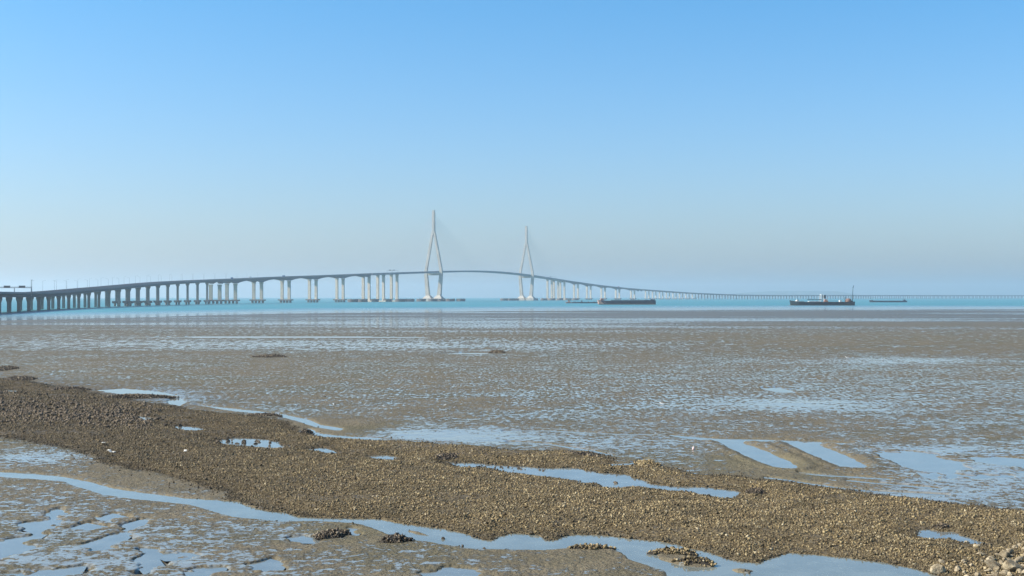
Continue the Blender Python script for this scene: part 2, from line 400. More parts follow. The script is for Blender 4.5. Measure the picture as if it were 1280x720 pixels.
WATER['faint_puddle'] = [(118, 646), (140, 642.5), (154, 647), (136, 650.5)]
WATER['curved_puddle'] = [(180, 685), (195, 689), (225, 692), (256, 693), (246, 698.5), (212, 699), (196, 697), (196, 708), (182, 716), (178, 703)]
WATER['edge_puddle'] = [(14, 717), (60, 712), (102, 708), (94, 716), (40, 726), (10, 730)]
WATER['low_puddle'] = [(236, 716), (255, 710), (277, 709.5), (270, 717), (250, 724)]
WATER['grey_puddle'] = [(318, 704), (336, 700), (350, 705), (346, 712), (322, 713)]
WATER['last_puddle'] = [(530, 718), (545, 711), (585, 711), (600, 717), (585, 730), (540, 732)]
WATER['clump_puddle'] = [(429, 665.5), (440, 660), (449, 661), (441, 668), (433, 669)]
WATER['left_puddle'] = [(366, 673), (380, 669), (396, 674), (393, 678), (372, 677)]
WATER['drain'] = strand([(636, 552.8), (665, 553.8), (690, 556), (715, 560), (738, 563.5), (762, 569)], .55)
WATER['bank_drain'] = strand([(958, 597), (985, 600.5), (1010, 604.5), (1050, 610.5), (1100, 615), (1180, 619)], .65)
WATER['far_drain'] = strand([(630, 539), (677, 538.3), (715, 540), (775, 543), (815, 543)], .5)
WATER['slot_trickle'] = strand([(1000, 591), (1030, 594.5), (1062, 596), (1108, 599)], .7)
WATER['ridge_trickle'] = strand([(1062, 601), (1090, 604), (1130, 607), (1170, 611)], .7)
WATER['hump_drain'] = strand([(765, 581), (790, 580), (800, 577), (806, 574.5)], .8)
ISLETS = [gpoly(p) for p in (
    [(813, 690), (817, 686), (840, 687), (872, 697), (897, 703), (895, 710), (870, 710), (845, 707), (818, 699)],
    [(503, 663.5), (512, 661.5), (530, 665), (547, 671), (535, 671), (515, 667.5)],
    [(905, 711), (925, 709), (950, 713), (940, 718), (915, 716)],
    [(762, 603.5), (768, 602), (776, 603.5), (770, 605)])]
BANK = gpoly([(-220, 462), (-120, 466), (0, 474), (45, 479.5), (107, 490.5), (150, 499), (212, 507.5), (240, 513), (272, 517), (320, 521), (347, 525), (370, 536), (382, 542), (395, 544), (445, 549),
    (495, 552.5), (545, 556), (600, 560), (640, 564), (672, 565), (747, 566), (757, 572), (765, 580), (795, 582), (835, 586), (877, 597), (915, 595.5), (960, 601), (990, 604),
    (1047, 612), (1100, 621), (1150, 626), (1210, 634), (1280, 641), (1450, 662), (1600, 700), (1600, 800), (1250, 800), (1165, 722), (1135, 712), (1100, 705), (1065, 700), (1022, 696),
    (990, 693), (975, 697), (950, 706), (927, 705), (902, 700), (880, 691), (840, 682), (815, 678), (780, 675), (750, 671), (722, 670), (700, 677), (682, 680), (640, 679), (620, 678),
    (597, 676), (580, 670), (552, 663), (527, 660), (495, 655), (475, 651), (445, 650), (402, 649), (370, 648), (352, 642), (330, 637), (315, 633), (300, 628), (290, 622), (275, 615), (240, 605), (212, 599),
    (190, 591), (160, 587), (130, 577), (107, 567), (75, 560), (37, 552), (0, 547.5), (-150, 535), (-220, 530)])
WPOLY = {k: gpoly(v) for k, v in WATER.items()}
BANK_POOLS = ('stony_pool', 'small_pool', 'round_pool', 'long_pool', 'stone_pool', 'corner_pool', 'bank_pool')
def water_sd(X, Y):
    s = np.full(X.shape, -3.0); rag = .38 * fbm(X, Y, .8, 4, 51) + .1 * fbm(X, Y, 4, 2, 53)
    for k, p in WPOLY.items():
        d = sdist(X, Y, p) + rag * (.5 if k in ('track_pool', 'wide_track_pool', 'head_channel') else .25 if k in ( 'flat_pool', 'drain', 'slot_trickle', 'ridge_trickle', 'bank_drain', 'far_drain', 'hump_drain', 'edge_ditch') else .5 if k == 'creek' else 1)
        if k == 'wide_shallows': d = np.where(d > -1, np.minimum(d, 1.2) + 2.4 * fbm(X, Y * .6, .3, 4, 71) - .75, d)      # mud bars break the sheet
        if k in BANK_POOLS: d = np.where(d > -1.2, np.minimum(d, .8) + 1.1 * fbm(X, Y, .55, 4, 73) - .12, d)            # stony bars and ragged rims
        if k.endswith('puddle'): d = np.where(d > -1.0, np.minimum(d, .5) + .9 * fbm(X, Y, 1.1, 4, 75) - .1, d)
        s = np.maximum(s, d)
    for p in ISLETS: s = np.minimum(s, -sdist(X, Y, p))
    return s

def shoreline(u):        # depth at which the flat goes under, by direction u = X / Y
    return np.interp(u, [-1, -.4, -.29, -.19, 0, .2, .4, 1], [560, 640, 740, 900, 1080, 1180, 1230, 1260])

WETS = [(200, 431, 330, 7, .14), (620, 432, 300, 8, .2), (560, 546, 100, 9, .42), (1215, 600, 140, 30, .33), (1130, 563, 190, 7, .25), (60, 640, 110, 30, .1), (70, 705, 170, 25, .12),
        (180, 690, 120, 40, .1), (300, 712, 160, 22, .12), (700, 470, 600, 25, .04), (950, 520, 420, 30, .05), (1150, 478, 320, 40, .05),
        (260, 665, 70, 18, .08), (40, 575, 60, 9, .3), (200, 495, 60, 8, .3), (300, 402, 500, 4, .1), (1120, 623, 70, 9, .4), (760, 555, 140, 14, .15), (1105, 452, 110, 4, .22), (990, 507, 120, 8, .2)]
DRYS = [(950, 428, 420, 12, .1), (460, 655, 70, 20, .25), (540, 670, 60, 15, .12), (1030, 590, 110, 18, .18), (930, 575, 40, 16, .25), (1020, 570, 40, 12, .3), (300, 480, 300, 22, .05), (640, 500, 240, 16, .0), (420, 535, 60, 9, .4), (720, 700, 80, 22, .15), (200, 595, 90, 14, .15),
        (540, 425, 300, 5, .0), (320, 470, 330, 30, .03)]

def terrain(X, Y):
    u = X / np.maximum(Y, 49); ys = shoreline(u)
    py = HORIZON + CAM_H * F / np.maximum(Y, 40); px = 640 + u * F
    z = .075 + .035 * sstep(110, 240, Y) + .03 * fbm(X, Y, .12, 3, 3) + .022 * fbm(X, Y, .55, 3, 5) + .012 * fbm(X, Y, 2.2, 3, 9)
    z = .11 + (z - .11) * (1 - .6 * sstep(250, 500, Y)); z *= 1 - .25 * sstep(250, 450, Y)
    k = np.clip((Y - 330) / np.maximum(ys - 330, 1), 0, None)
    z = z - .050 * np.minimum(k, 1) ** 2 - np.where(Y > ys, .35 * (1 - np.exp(-(Y - ys) / 120)) + np.clip((Y - ys) / 1500, 0, 1) * 3, 0)
    z = np.maximum(z, -2.4)
    bs = sdist(X, Y, BANK, 4.0) + .8 * fbm(X, Y, .45, 4, 21)
    bank = sstep(-.35, .25, bs)
    z = z + bank * .03 + .17 * sstep(-.1, 2.4, bs) + bank * (.14 * fbm(X, Y, .35, 4, 31) + .075 * fbm(X, Y, 1.5, 3, 41))
    for k_ in ("track_pool", "wide_track_pool"):          # mud thrown up on both sides of the slots
        dk = sdist(X, Y, WPOLY[k_]) + .3 * fbm(X, Y, .9, 3, 95)
        z = z + .15 * np.exp(-((dk + 1.1) / .5) ** 2) + .05 * np.exp(-((dk + 2.2) / .28) ** 2)
    ws = water_sd(X, Y)
    dip = sstep(-.45, .15, ws); far_dip = sstep(-3.0, -.3, ws)
    z = z - (z - np.minimum(z, .06)) * far_dip * bank
    z = z * (1 - dip) + dip * (-.16) 
    z = np.where(ws > -.02, np.minimum(z, -.012), z)
    wet = np.full(X.shape, .5) - .05 * sstep(130, 90, Y) + .05 * sstep(110, 170, Y) - .065 * sstep(120, 200, Y) + sstep(330, 600, Y) * (.55 * fbm(X * .18, Y, .03, 5, 83) + .5 * fbm(X * .3, Y, .009, 4, 87) - .04)
    for a, b, rx, ry, k_ in WETS: wet = wet + k_ * np.exp(-((px - a) / rx) ** 2 - ((py - b) / ry) ** 2)
    for a, b, rx, ry, k_ in DRYS: wet = wet - k_ * np.exp(-((px - a) / rx) ** 2 - ((py - b) / ry) ** 2)
    peat = .8 * np.exp(-((px - 30) / 190) ** 2 - ((py - 486 - .05 * px) / 12) ** 2) * (px < 330)           # brown mud round the mussel ridges
    return z, np.clip(wet, 0, 1.2), np.maximum(bank, peat) * (1 - sstep(-.15, .1, ws)), ws, bs

# ------------------------------------------------------------------ the ground: one sheet from behind the viewer to the horizon
def fan(rows_py, cols_px, extra_near=()):
    Yr = CAM_H * F / (np.array(rows_py) - HORIZON); Yr = np.concatenate([np.array(extra_near, float), Yr])
    u = (np.array(cols_px) - 640) / F
    Yg, Ug = np.meshgrid(Yr, u, indexing='ij'); Xg = Ug * np.maximum(Yg, 49)
    n, m = Yg.shape; idx = np.arange(n * m).reshape(n, m)
    fc = np.stack([idx[:-1, :-1], idx[:-1, 1:], idx[1:, 1:], idx[1:, :-1]], -1).reshape(-1, 4)
    return Xg.ravel(), Yg.ravel(), fc
side = [-960, -800, -650, -520, -410, -320, -250, -195]
cols = side + list(np.arange(-150, 1431, 1.35)) + [1280 - s for s in reversed(side)]
rows = list(np.arange(763, 470, -.62)) + list(np.arange(470, 392, -.6)) + list(np.arange(392, 373, -.75)) + [372.6, 372.2, 371.95, 371.78]
gx, gy, gf = fan(rows, cols, (-70, -30, 0, 25, 42))
gz, gwet, gbank, gws, gbs = terrain(gx, gy)
me = np_mesh('mudflat', np.stack([gx, gy, gz], 1), gf, M['mud'], True)
attr(me, 'wet', gwet); attr(me, 'bank', gbank)
attr(me, 'smooth', sstep(-1.2, .2, gws))
tag(link('mudflat', me), 'grey brown tidal mudflat with puddles reaching out to the sea', 'mudflat', kind='structure')

# sea
scol = list(np.linspace(-960, -160, 14)) + list(np.arange(-150, 1431, 6)) + list(np.linspace(1440, 2240, 14))
srow = list(np.arange(425, 373, -.7)) + [372.6, 372.2, 371.95, 371.80]
sx, sy, sf = fan(srow, scol)
me = np_mesh('sea', np.stack([sx, sy, np.zeros_like(sx)], 1), sf, M['sea'], True)
su = sx / sy; ys = shoreline(su)
attr(me, 'shallow', 1 - sstep(.0, 1.0, (sy / ys - 1.0 + .08 * fbm(sx, sy, .006, 3, 77)) / .6))
tag(link('sea', me), 'teal sea water beyond the mudflat under the bridge', 'sea', kind='structure')

# standing water, each body its own sheet with a little of its margin under the mud
WL = {'creek': ('tidal_creek', 'pale winding tidal creek along the near side of the shell bank', 'creek'),
 'bank_pool': ('tide_pool', 'long blue pool lying inside the shell bank at centre', 'pool'),
 'stony_pool': ('tide_pool', 'shallow stony pool on the left part of the shell bank', 'pool'),
 'small_pool': ('tide_pool', 'small slanting pool on the shell bank right of the stony pool', 'pool'),
 'round_pool': ('tide_pool', 'little pool on the shell bank just left of the long blue pool', 'pool'),
 'side_pool': ('tide_pool', 'bright pool behind the dark mussel ridge at far left', 'pool'),
 'stone_pool': ('tide_pool', 'tiny pool among the rubble stones at left', 'pool'),
 'long_pool': ('tide_pool', 'narrow pool at the right end of the rubble stones', 'pool'),
 'thin_pool': ('tide_pool', 'sliver of water at the left edge above the rubble', 'pool'),
 'track_pool': ('tide_pool', 'left of the two slanting slots of water in the mud', 'pool'),
 'wide_track_pool': ('tide_pool', 'right of the two slanting slots of water in the mud', 'pool'),
 'wide_shallows': ('tide_pool', 'wide shallow sheet of water right of the slanting slots', 'shallows'),
 'head_channel': ('tide_pool', 'long shallow channel joining the slanting slots of water', 'channel'),
 'flat_pool': ('tide_pool', 'lone lozenge of water out on the open right mudflat', 'pool'),
 'corner_pool': ('tide_pool', 'blue pool on the shell bank near the pale rocks', 'pool'),
 'shore_streak': ('tide_pool', 'long bright streak of water across the far left flat', 'pool'),
 'far_streak': ('tide_pool', 'bright streak of water beside the far centre mussel mound', 'pool'),
 'edge_ditch': ('tide_pool', 'curving ditch of water along the far edge of the bank', 'ditch'),
 'bank_foot_pool': ('tide_pool', 'thin water lying at the far foot of the shell bank', 'pool')}
WL.update({'slot_trickle': ('tide_pool', 'thin curved trickle just below the right slanting slot', 'trickle'), 'ridge_trickle': ('tide_pool', 'thin trickle between the slots and the right bank', 'trickle'),
 'near_puddle': ('tide_pool', 'ragged slanting puddle at the near left edge of the photo', 'puddle'), 'forked_puddle': ('tide_pool', 'forked puddle right of the ragged slanting one', 'puddle'),
 'small_puddle': ('tide_pool', 'small puddle left of the forked puddle', 'puddle'), 'faint_puddle': ('tide_pool', 'small pale puddle above the forked puddle', 'puddle'),
 'curved_puddle': ('tide_pool', 'L shaped curved puddle on the near mud', 'puddle'), 'edge_puddle': ('tide_pool', 'long puddle at the bottom edge near the left corner', 'puddle'),
 'low_puddle': ('tide_pool', 'puddle at the bottom edge right of the L shaped puddle', 'puddle'), 'grey_puddle': ('tide_pool', 'grey puddle on near mud below the left oyster clump', 'puddle'),
 'last_puddle': ('tide_pool', 'puddle at the bottom edge below the right oyster clump', 'puddle'), 'clump_puddle': ('tide_pool', 'bright puddle touching the right end of the left oyster clump', 'puddle'),
 'left_puddle': ('tide_pool', 'bright puddle touching the left end of the left oyster clump', 'puddle'), 'drain': ('tide_pool', 'thin winding trickle crossing the mud behind the shell ridge', 'trickle'),
 'bank_drain': ('tide_pool', 'long thin trickle along the far foot of the right bank', 'trickle'), 'far_drain': ('tide_pool', 'thin trickle leading to the head of the slanting slots', 'trickle'),
 'hump_drain': ('tide_pool', 'short curved trickle beside the round shell hump', 'trickle')})
def inflate(poly, r):
    n = len(poly); A = 0
    for i in range(n): A += poly[i][0] * poly[(i + 1) % n][1] - poly[(i + 1) % n][0] * poly[i][1]
    s = 1 if A > 0 else -1; out = []
    for i in range(n):
        a, b, c = poly[i - 1], poly[i], poly[(i + 1) % n]
        n1 = np.array([b[1] - a[1], a[0] - b[0]]); n2 = np.array([c[1] - b[1], b[0] - c[0]])
        n1 /= np.linalg.norm(n1) + 1e-9; n2 /= np.linalg.norm(n2) + 1e-9
        d = n1 + n2; L = np.linalg.norm(d); d = d / max(L, .5)
        out.append(b + s * d * r)
    return out
import mathutils.geometry as mg
for i, (k, p) in enumerate(WPOLY.items()):
    nm, lab, cat = WL[k]
    q = inflate(p, .4); z = .0 + .0005 * (i % 4)
    pts = [Vector((a, b, z)) for a, b in q]
    tri = mg.tessellate_polygon([pts])
    me = bpy.data.meshes.new(nm); me.from_pydata(pts, [], tri); me.update()
    import bmesh
    bm = bmesh.new(); bm.from_mesh(me)
    for f in bm.faces:
        if f.normal.z < 0: f.normal_flip()
    bm.to_mesh(me); bm.free()
    me.materials.append(M['creek'] if k in ('creek',) else M['pool'])
    tag(link(nm, me), lab, cat, kind='structure')

# ------------------------------------------------------------------ oyster shells on the bank
OCT_F = np.array([(0, 2, 4), (2, 1, 4), (1, 3, 4), (3, 0, 4), (2, 0, 5), (1, 2, 5), (3, 1, 5), (0, 3, 5)])
def shards(P, size, flat=.35, rng=RNG, lift=.25):
    """one thin, irregular, tilted shard per point; size is an array"""
    n = len(P)
    base = np.array([(1, 0, 0), (-1, 0, 0), (0, 1, 0), (0, -1, 0), (0, 0, 1), (0, 0, -1)], float)
    V = base[None] * np.stack([rng.uniform(.55, 1.1, n), rng.uniform(.4, .9, n), rng.uniform(flat * .5, flat * 1.5, n)], 1)[:, None, :]
    V = V + rng.normal(0, .16, V.shape)
    a, b, c = rng.uniform(0, 2 * PI, n), rng.normal(PI / 2 * .6, .55, n), rng.uniform(0, 2 * PI, n)
    def rot(V, ang, i, j):
        V = V.copy(); x, y = V[..., i].copy(), V[..., j].copy(); cs, sn = np.cos(ang)[:, None], np.sin(ang)[:, None]
        V[..., i] = cs * x - sn * y; V[..., j] = sn * x + cs * y; return V
    V = rot(rot(rot(V, c, 0, 1), b, 1, 2), a, 0, 1) * size[:, None, None]
    V += P[:, None, :]; V[..., 2] += (size * lift)[:, None]
    Fc = OCT_F[None] + (np.arange(n) * 6)[:, None, None]
    return V.reshape(-1, 3), Fc.reshape(-1, 3)
def scatter_bank(n):
    py = RNG.uniform(455, 745, n * 5); px = RNG.uniform(-110, 1390, n * 5)
    Y = CAM_H * F / (py - HORIZON); wgt = (Y / 190) ** 2.1
    keep = RNG.uniform(0, 1, len(Y)) < wgt
    Y = Y[keep]; X = (px[keep] - 640) / F * Y
    return X, Y
X, Y = scatter_bank(1500000)
z, _, _, ws, bs = terrain(X, Y)
cover = fbm(X, Y, .28, 4, 61)
ok = ((bs > -.12 + .35 * RNG.uniform(-1, 1, len(X))) | ((bs > -2.2) & (RNG.uniform(0, 1, len(X)) < .03))) & ((ws < -.03) | ((ws < .6) & (RNG.uniform(0, 1, len(X)) < .05 + .1 * (X < -15)))) & (cover > -.36 + .3 * RNG.uniform(-1, 1, len(X)))
X, Y, z, bs, ws = X[ok], Y[ok], z[ok], bs[ok], ws[ok]
sz = RNG.lognormal(math.log(.035), .55, len(X)).clip(.014, .14) * (1 + .0025 * np.clip(Y - 80, 0, 120))
V, Fc = shards(np.stack([X, Y, z], 1), sz)
me = np_mesh('oyster_shells', V, Fc, M['shell'])
attr(me, 'damp', np.repeat(np.clip(1 - (np.minimum(bs, -ws) + .3 * fbm(X, Y, .8, 3, 91)) / 1.3, 0, 1), 6))
tag(link('oyster_shells', me), 'brown and tan oyster shells covering the raised bank', 'oyster shells', kind='stuff')


# dark mounds of mussels and oysters, each a thing
def clump(px, py, wpx, dep, hgt, label, seed, dens=1.0, mat='dark_shell', rz=0.0):
    rng = np.random.default_rng(seed)
    c = ground(px, py); W = wpx * c[1] / F
    root = empty('oyster_clump', (c[0], c[1], 0), rz); tag(root, label, 'oyster clump', 'oyster clumps scattered on the mudflat')
    n, m = 26, 9; V = [(0, 0, hgt * .8)]; fc = []
    for j in range(1, m):
        r = j / (m - 1)
        for i in range(n):
            t = 2 * PI * i / n; e = 1 + .22 * math.sin(2 * t + seed) + .15 * math.sin(5 * t + seed * 2) + .07 * rng.uniform(-1, 1)
            V.append((math.cos(t) * r * e * W / 2, math.sin(t) * r * e * dep / 2, hgt * .8 * (1 - r ** 2.2) * (1 + .25 * rng.uniform(-1, 1)) - (.12 if j == m - 1 else 0) + .03))
    for i in range(n): fc.append((0, 1 + i, 1 + (i + 1) % n))
    for j in range(1, m - 1):
        for i in range(n):
            a = 1 + (j - 1) * n; b = 1 + j * n; fc.append((a + i, b + i, b + (i + 1) % n)); fc.append((a + i, b + (i + 1) % n, a + (i + 1) % n))
    mm = np_mesh('mound', V, fc, M['mound'], True); link('mound', mm, root)
    k = int(max(60, W * dep * 95 * dens)); k = min(k, 2600)
    r = np.sqrt(rng.uniform(0, 1, k)) * .98; t = rng.uniform(0, 2 * PI, k)
    e = 1 + .22 * np.sin(2 * t + seed) + .15 * np.sin(5 * t + seed * 2)
    P = np.stack([np.cos(t) * r * e * W / 2, np.sin(t) * r * e * dep / 2, hgt * .8 * (1 - r ** 2.2) + .02], 1)
    s = rng.lognormal(math.log(.085), .35, k).clip(.04, .2) * (1 + .002 * max(0, c[1] - 80))
    Vs, Fs = shards(P, s, .4, rng, .35); link('shells', np_mesh('shells', Vs, Fs, M[mat]), root)['kind'] = 'stuff'
    return root
M['mound'] = weathered('mussel_mound_mud', (.04, .032, .023), .4, 2, .8, .2, streak=False)
CL = [(415, 671, 47, 1.7, .34, 'dark oyster clump on near mud, left of the close pair'), (495, 677.5, 38, 1.3, .34, 'dark oyster clump on near mud, right of the close pair'),
 (338, 446.5, 36, 9, .5, 'dark mussel mound alone on the far left mudflat'), (622, 441, 18, 6, .55, 'small dark mound beside a bright streak on the far mud'),
 (6, 462, 34, 9, .5, 'dark mound at the left edge, farthest from the bank'), (22, 475.5, 50, 6, .6, 'dark mound at the left edge, just beyond the bank'),
 (82, 489, 58, 4.5, .55, 'long dark mussel ridge in front of the bright side pool'), (166, 498, 94, 3.2, .5, 'long dark mussel ridge along the bright side pool'),
 (738, 686.5, 52, 1.0, .2, 'low shell ridge along the near creek shore'), (842, 692, 54, 1.2, .2, 'shell islet in the creek, upper of two'), (868, 704, 50, 1.3, .26, 'shell islet in the creek, lower of two'),
 (810, 582, 34, 3.2, .32, 'round shell hump at the far edge of the bank'), (718, 571.5, 74, 2.6, .3, 'low dark shell ridge behind the long blue pool'),
 (138, 521, 20, 2.0, .3, 'dark clump between the rubble stones at left'), (383, 541.5, 14, 1.8, .3, 'dark clump beside the curving ditch'), (330, 520, 40, 2.2, .22, 'dark shell ridge between the ditch and the bank'),
 (1178, 661, 22, 1.0, .2, 'small dark clump at the head of the corner pool'), (1090, 637, 34, 1.2, .22, 'dark clump lying on the right part of the bank'), (945, 617, 26, 1.6, .3, 'dark clump at the right end of the long blue pool'),
 (560, 573, 44, 2.4, .3, 'dark shell ridge at the left end of the long blue pool')]
for i, (a, b, c, d, e, l) in enumerate(CL): clump(a, b, c, d, e, l, 100 + i, mat='shell' if i in (8, 9, 10, 11) else 'dark_shell')

# ------------------------------------------------------------------ rocks
def rock_mesh(name, seed, mat):
    import bmesh
    rng = np.random.default_rng(seed); bm = bmesh.new(); bmesh.ops.create_icosphere(bm, subdivisions=3, radius=1)
    pl = [(Vector(rng.normal(0, 1, 3)).normalized(), rng.uniform(.45, .85)) for _ in range(11)]
    for v in bm.verts:
        p = v.co.copy()
        for n, d in pl:
            k = p.dot(n) - d
            if k > 0: p -= n * k * .93
        p += p.normalized() * (.05 * math.sin(5 * p.x + seed) * math.sin(6 * p.y) + rng.normal(0, .012))
        v.co = Vector((p.x * 1.1, p.y * .85, p.z * .7))
    me = bpy.data.meshes.new(name); bm.to_mesh(me); bm.free(); me.materials.append(mat); return me
RP = [rock_mesh('rock', 20 + i, M['pale_rock']) for i in range(7)]
RB = [rock_mesh('rock', 60 + i, M['brown_rock']) for i in range(7)]
def put_rock(meshes, px, py, w, label, group):
    c = ground(px, py); s = w * c[1] / F / 2
    z = float(terrain(np.array([c[0]]), np.array([c[1]]))[0][0])
    o = link('rock', random.choice(meshes)); o.location = (c[0], c[1], max(z, -.015) + s * .28)
    o.rotation_euler = (random.uniform(-.35, .35), random.uniform(-.35, .35), random.uniform(0, 6.28)); o.scale = (s, s, s * random.uniform(.8, 1.25))
    tag(o, label, 'rock', group)
big = [(1172, 717, 20, 'pale flat rock at the tip of the creek shore'), (1240, 717, 24, 'broad pale rock at the bottom of the corner pile'), (1262, 720, 30, 'large grey rock at the bottom of the corner pile'),
 (1208, 678, 8, 'small grey stone standing in the corner pool'), (1176, 706.5, 10, 'pale pointed stone above the creek shore'), (1196, 716, 13, 'pale rock between the shore tip and the corner pile'),
 (1220, 686, 11, 'flat white stone on the near side of the corner pool'), (1272, 708, 16, 'pale rock stacked in the corner at the right edge'), (1253, 700, 13, 'pale rock topping the corner pile'), (1236, 706, 14, 'dark sided rock leaning on the corner pile')]
for a, b, c, l in big: put_rock(RP, a, b, c, l, 'rocks at the lower right corner of the bank')
random.seed(5); nr = 0
while nr < 100:
    t = random.random(); px = 1180 + 150 * random.random(); py = 678 + 50 * random.random()
    if py < 678 + (1290 - px) * .32 or (px < 1200 and py > 712): continue
    put_rock(RP, px, py, random.uniform(4, 10) * (.6 + .9 * max(0, (px + py - 1860) / 150)), 'pale tan stone among many on the shells at the lower right corner', 'rocks at the lower right corner of the bank'); nr += 1
random.seed(9); nr = 0
while nr < 175:
    px = random.uniform(-8, 225); py = random.gauss(511 + .07 * px, 9.5)
    if not (491 + .1 * px < py < 531 + .06 * px) or random.random() < max(0, (px - 110) / 180): continue
    put_rock(RB, px, py, random.uniform(3.2, 7.5), 'brown stone in the rubble heap on the left end of the bank', 'rubble stones on the left end of the bank'); nr += 1
# the smaller rubble between them
n = 2600; px = RNG.uniform(-90, 190, n); py = RNG.normal(512 + .07 * px, 11, n); m = (py > 490 + .1 * px) & (py < 534 + .05 * px)
px, py = px[m], py[m]; Y = CAM_H * F / (py - HORIZON); X = (px - 640) / F * Y; z, _, _, ws, _ = terrain(X, Y); m = ws < 0
X, Y, z = X[m], Y[m], z[m]
V, Fc = shards(np.stack([X, Y, z], 1), RNG.uniform(.1, .24, len(X)), .75)
tag(link('rubble', np_mesh('rubble', V, Fc, M['brown_rock'])), 'small broken stones filling the heap at left', 'rubble', kind='stuff')
for a, b, c, l in ((554, 673.5, 6, 'dark stone sitting in the creek, upper of two'), (605, 685.5, 4.5, 'small dark stone in the creek, lower of two'), (770, 604, 7, 'dark stone in the long blue pool')):
    put_rock(RB, a, b, c, l, 'stones standing in the water')

random.seed(21)
for k in range(26):
    t = random.random(); a = 268 + 96 * t; put_rock(RB, a, 551.5 + 7.5 * max(0, t - .25) + random.uniform(-2.4, 3), random.uniform(2.6, 6.5), 'dark stone standing in the shallow stony pool', 'stones standing in the stony pool')
for k in range(22):
    a = random.uniform(560, 690); put_rock(RB, a, 579 + .075 * (a - 560) + random.uniform(-1, 3), random.uniform(2, 5), 'dark stone at the thin left end of the long blue pool', 'stones along the long blue pool')
# small finds
def gull(px, py, L, label, dark=False, rz=0.0):
    c = ground(px, py); g = empty('shorebird', (c[0], c[1], .05), rz)
    tag(g, label, 'bird', 'birds feeding on the mudflat')
    b = MB(); n = 10; prof = [(-.52, .005, .23), (-.38, .05, .24), (-.15, .1, .24), (.08, .105, .26), (.2, .075, .3), (.26, .05, .37), (.33, .062, .42), (.4, .045, .42), (.43, .012, .415)]
    vs = []; fs = []
    for x, r, zz in prof:
        for k in range(n): t = 2 * PI * k / n; vs.append((x * L, math.cos(t) * r * L * .85, (zz + math.sin(t) * r) * L))
    for i in range(len(prof) - 1):
        for k in range(n): fs.append((i * n + k, i * n + (k + 1) % n, (i + 1) * n + (k + 1) % n, (i + 1) * n + k))
    b.add(vs, fs + [tuple(range(n))]); b.build('body', M['dark_feather' if dark else 'feather'], g, smooth=True)
    for s in (-1, 1):
        wv = [(-.6, s * .02, .25), (-.2, s * .095, .31), (.1, s * .09, .31), (.16, s * .1, .25), (-.1, s * .115, .2), (-.3, s * .07, .22)]
        MB().prism([(x, zz) for x, _, zz in wv], (0, s * .085 * L, 0), (L, 0, 0), (0, 0, L), (0, .03 * L, 0)).build('wing', M['dark_feather' if dark else 'grey_feather'], g)
        MB().tube((.02 * L, s * .04 * L, 0), (.0, s * .04 * L, .17 * L), .012 * L, n=5).build('leg', M['bird_leg'], g)
    MB().tube((.42 * L, 0, .415 * L), (.53 * L, 0, .4 * L), .018 * L, .004 * L, 6).build('beak', M['beak'], g)
BIRDS = [(356, 500, 0), (368, 492, 0), (371, 508.5, 0), (391, 505, 0), (407, 497, 1), (417, 507, 0), (456, 507, 0), (480, 509.5, 0), (504, 473, 0), (517, 503, 1), (556, 508, 0), (568, 511, 0), (827, 506, 0), (1104, 451, 0)]
ords = ['first', 'second', 'third', 'fourth', 'fifth', 'sixth', 'seventh', 'eighth', 'ninth', 'tenth', 'eleventh', 'twelfth']
for i, (a, b, d) in enumerate(BIRDS[:12]):
    gull(a, b, .42 if not d else .4, f'{"dark" if d else "white"} bird on the open mud, {ords[i]} from the left of its scattered flock', bool(d), random.uniform(0, 6.28))
gull(827, 506.5, .6, 'white bird standing alone on the mud right of the flock', False, 2.6)
gull(1104, 451, .8, 'small pale bird alone far out on the right flat', False, .5)
gull(1194, 500.5, .7, 'bright white bird on the right mudflat with dark wing', False, 3.3)
gull(1059, 449, 1.0, 'pale bird beside a dark spot on the far right flat', False, 3.0)
gull(844, 406, 1.2, 'dark bird on the far wet mud near the water', True, .3)
c = ground(645, 567); st = MB().tube((c[0], c[1], 0), (c[0] - .18, c[1], .34), .05, .035, 7).tube((c[0] - .17, c[1], .32), (c[0] - .33, c[1], .42), .03, .02, 6)
tag(st.build('stake', M['stake']), 'crooked dark stake leaning at the far edge of the bank', 'stake')
c = ground(989.5, 606); st = MB().tube((c[0], c[1], 0), (c[0] - .03, c[1], .26), .05, .04, 7).tube((c[0] - .03, c[1], .2), (c[0] + .1, c[1], .3), .025, .015, 6)
tag(st.build('stake', M['stake']), 'short dark stump of wood right of the long blue pool', 'stake')
c = ground(866.5, 563); f_ = empty('fishing_float', (c[0], c[1], .0)); tag(f_, 'faded pink float lying on the mud near the slanting slots', 'float')
MB().lathe((0, 0, .02), [(.03, 0), (.09, .04), (.11, .09), (.09, .15), (.03, .28)], 14).build('ball', M['float'], f_, smooth=True)
MB().lathe((0, 0, .29), [(.04, 0), (.04, .05), (.025, .07)], 8).build('neck', M['scrap'], f_)
def scrap(px, py, w, label, seed):
    rng = np.random.default_rng(seed); c = ground(px, py); z = float(terrain(np.array([c[0]]), np.array([c[1]]))[0][0]); V = []; fc = []
    for j in range(6):
        for i in range(9):
            V.append(((i / 8 - .5) * w, (j / 5 - .5) * w * .6, .05 + .13 * w * abs(math.sin(i * 1.3 + j + seed)) + rng.uniform(0, .06) * w + (.22 * w if i > 5 else 0)))
    for j in range(5):
        for i in range(8): a = j * 9 + i; fc.append((a, a + 1, a + 10, a + 9))
    me = np_mesh('plastic_scrap', V, fc, M['scrap']); o = link('plastic_scrap', me); o.location = (c[0], c[1], z); o.rotation_euler.z = seed
    md = o.modifiers.new('thick', 'SOLIDIFY'); md.thickness = .02
    tag(o, label, 'debris')
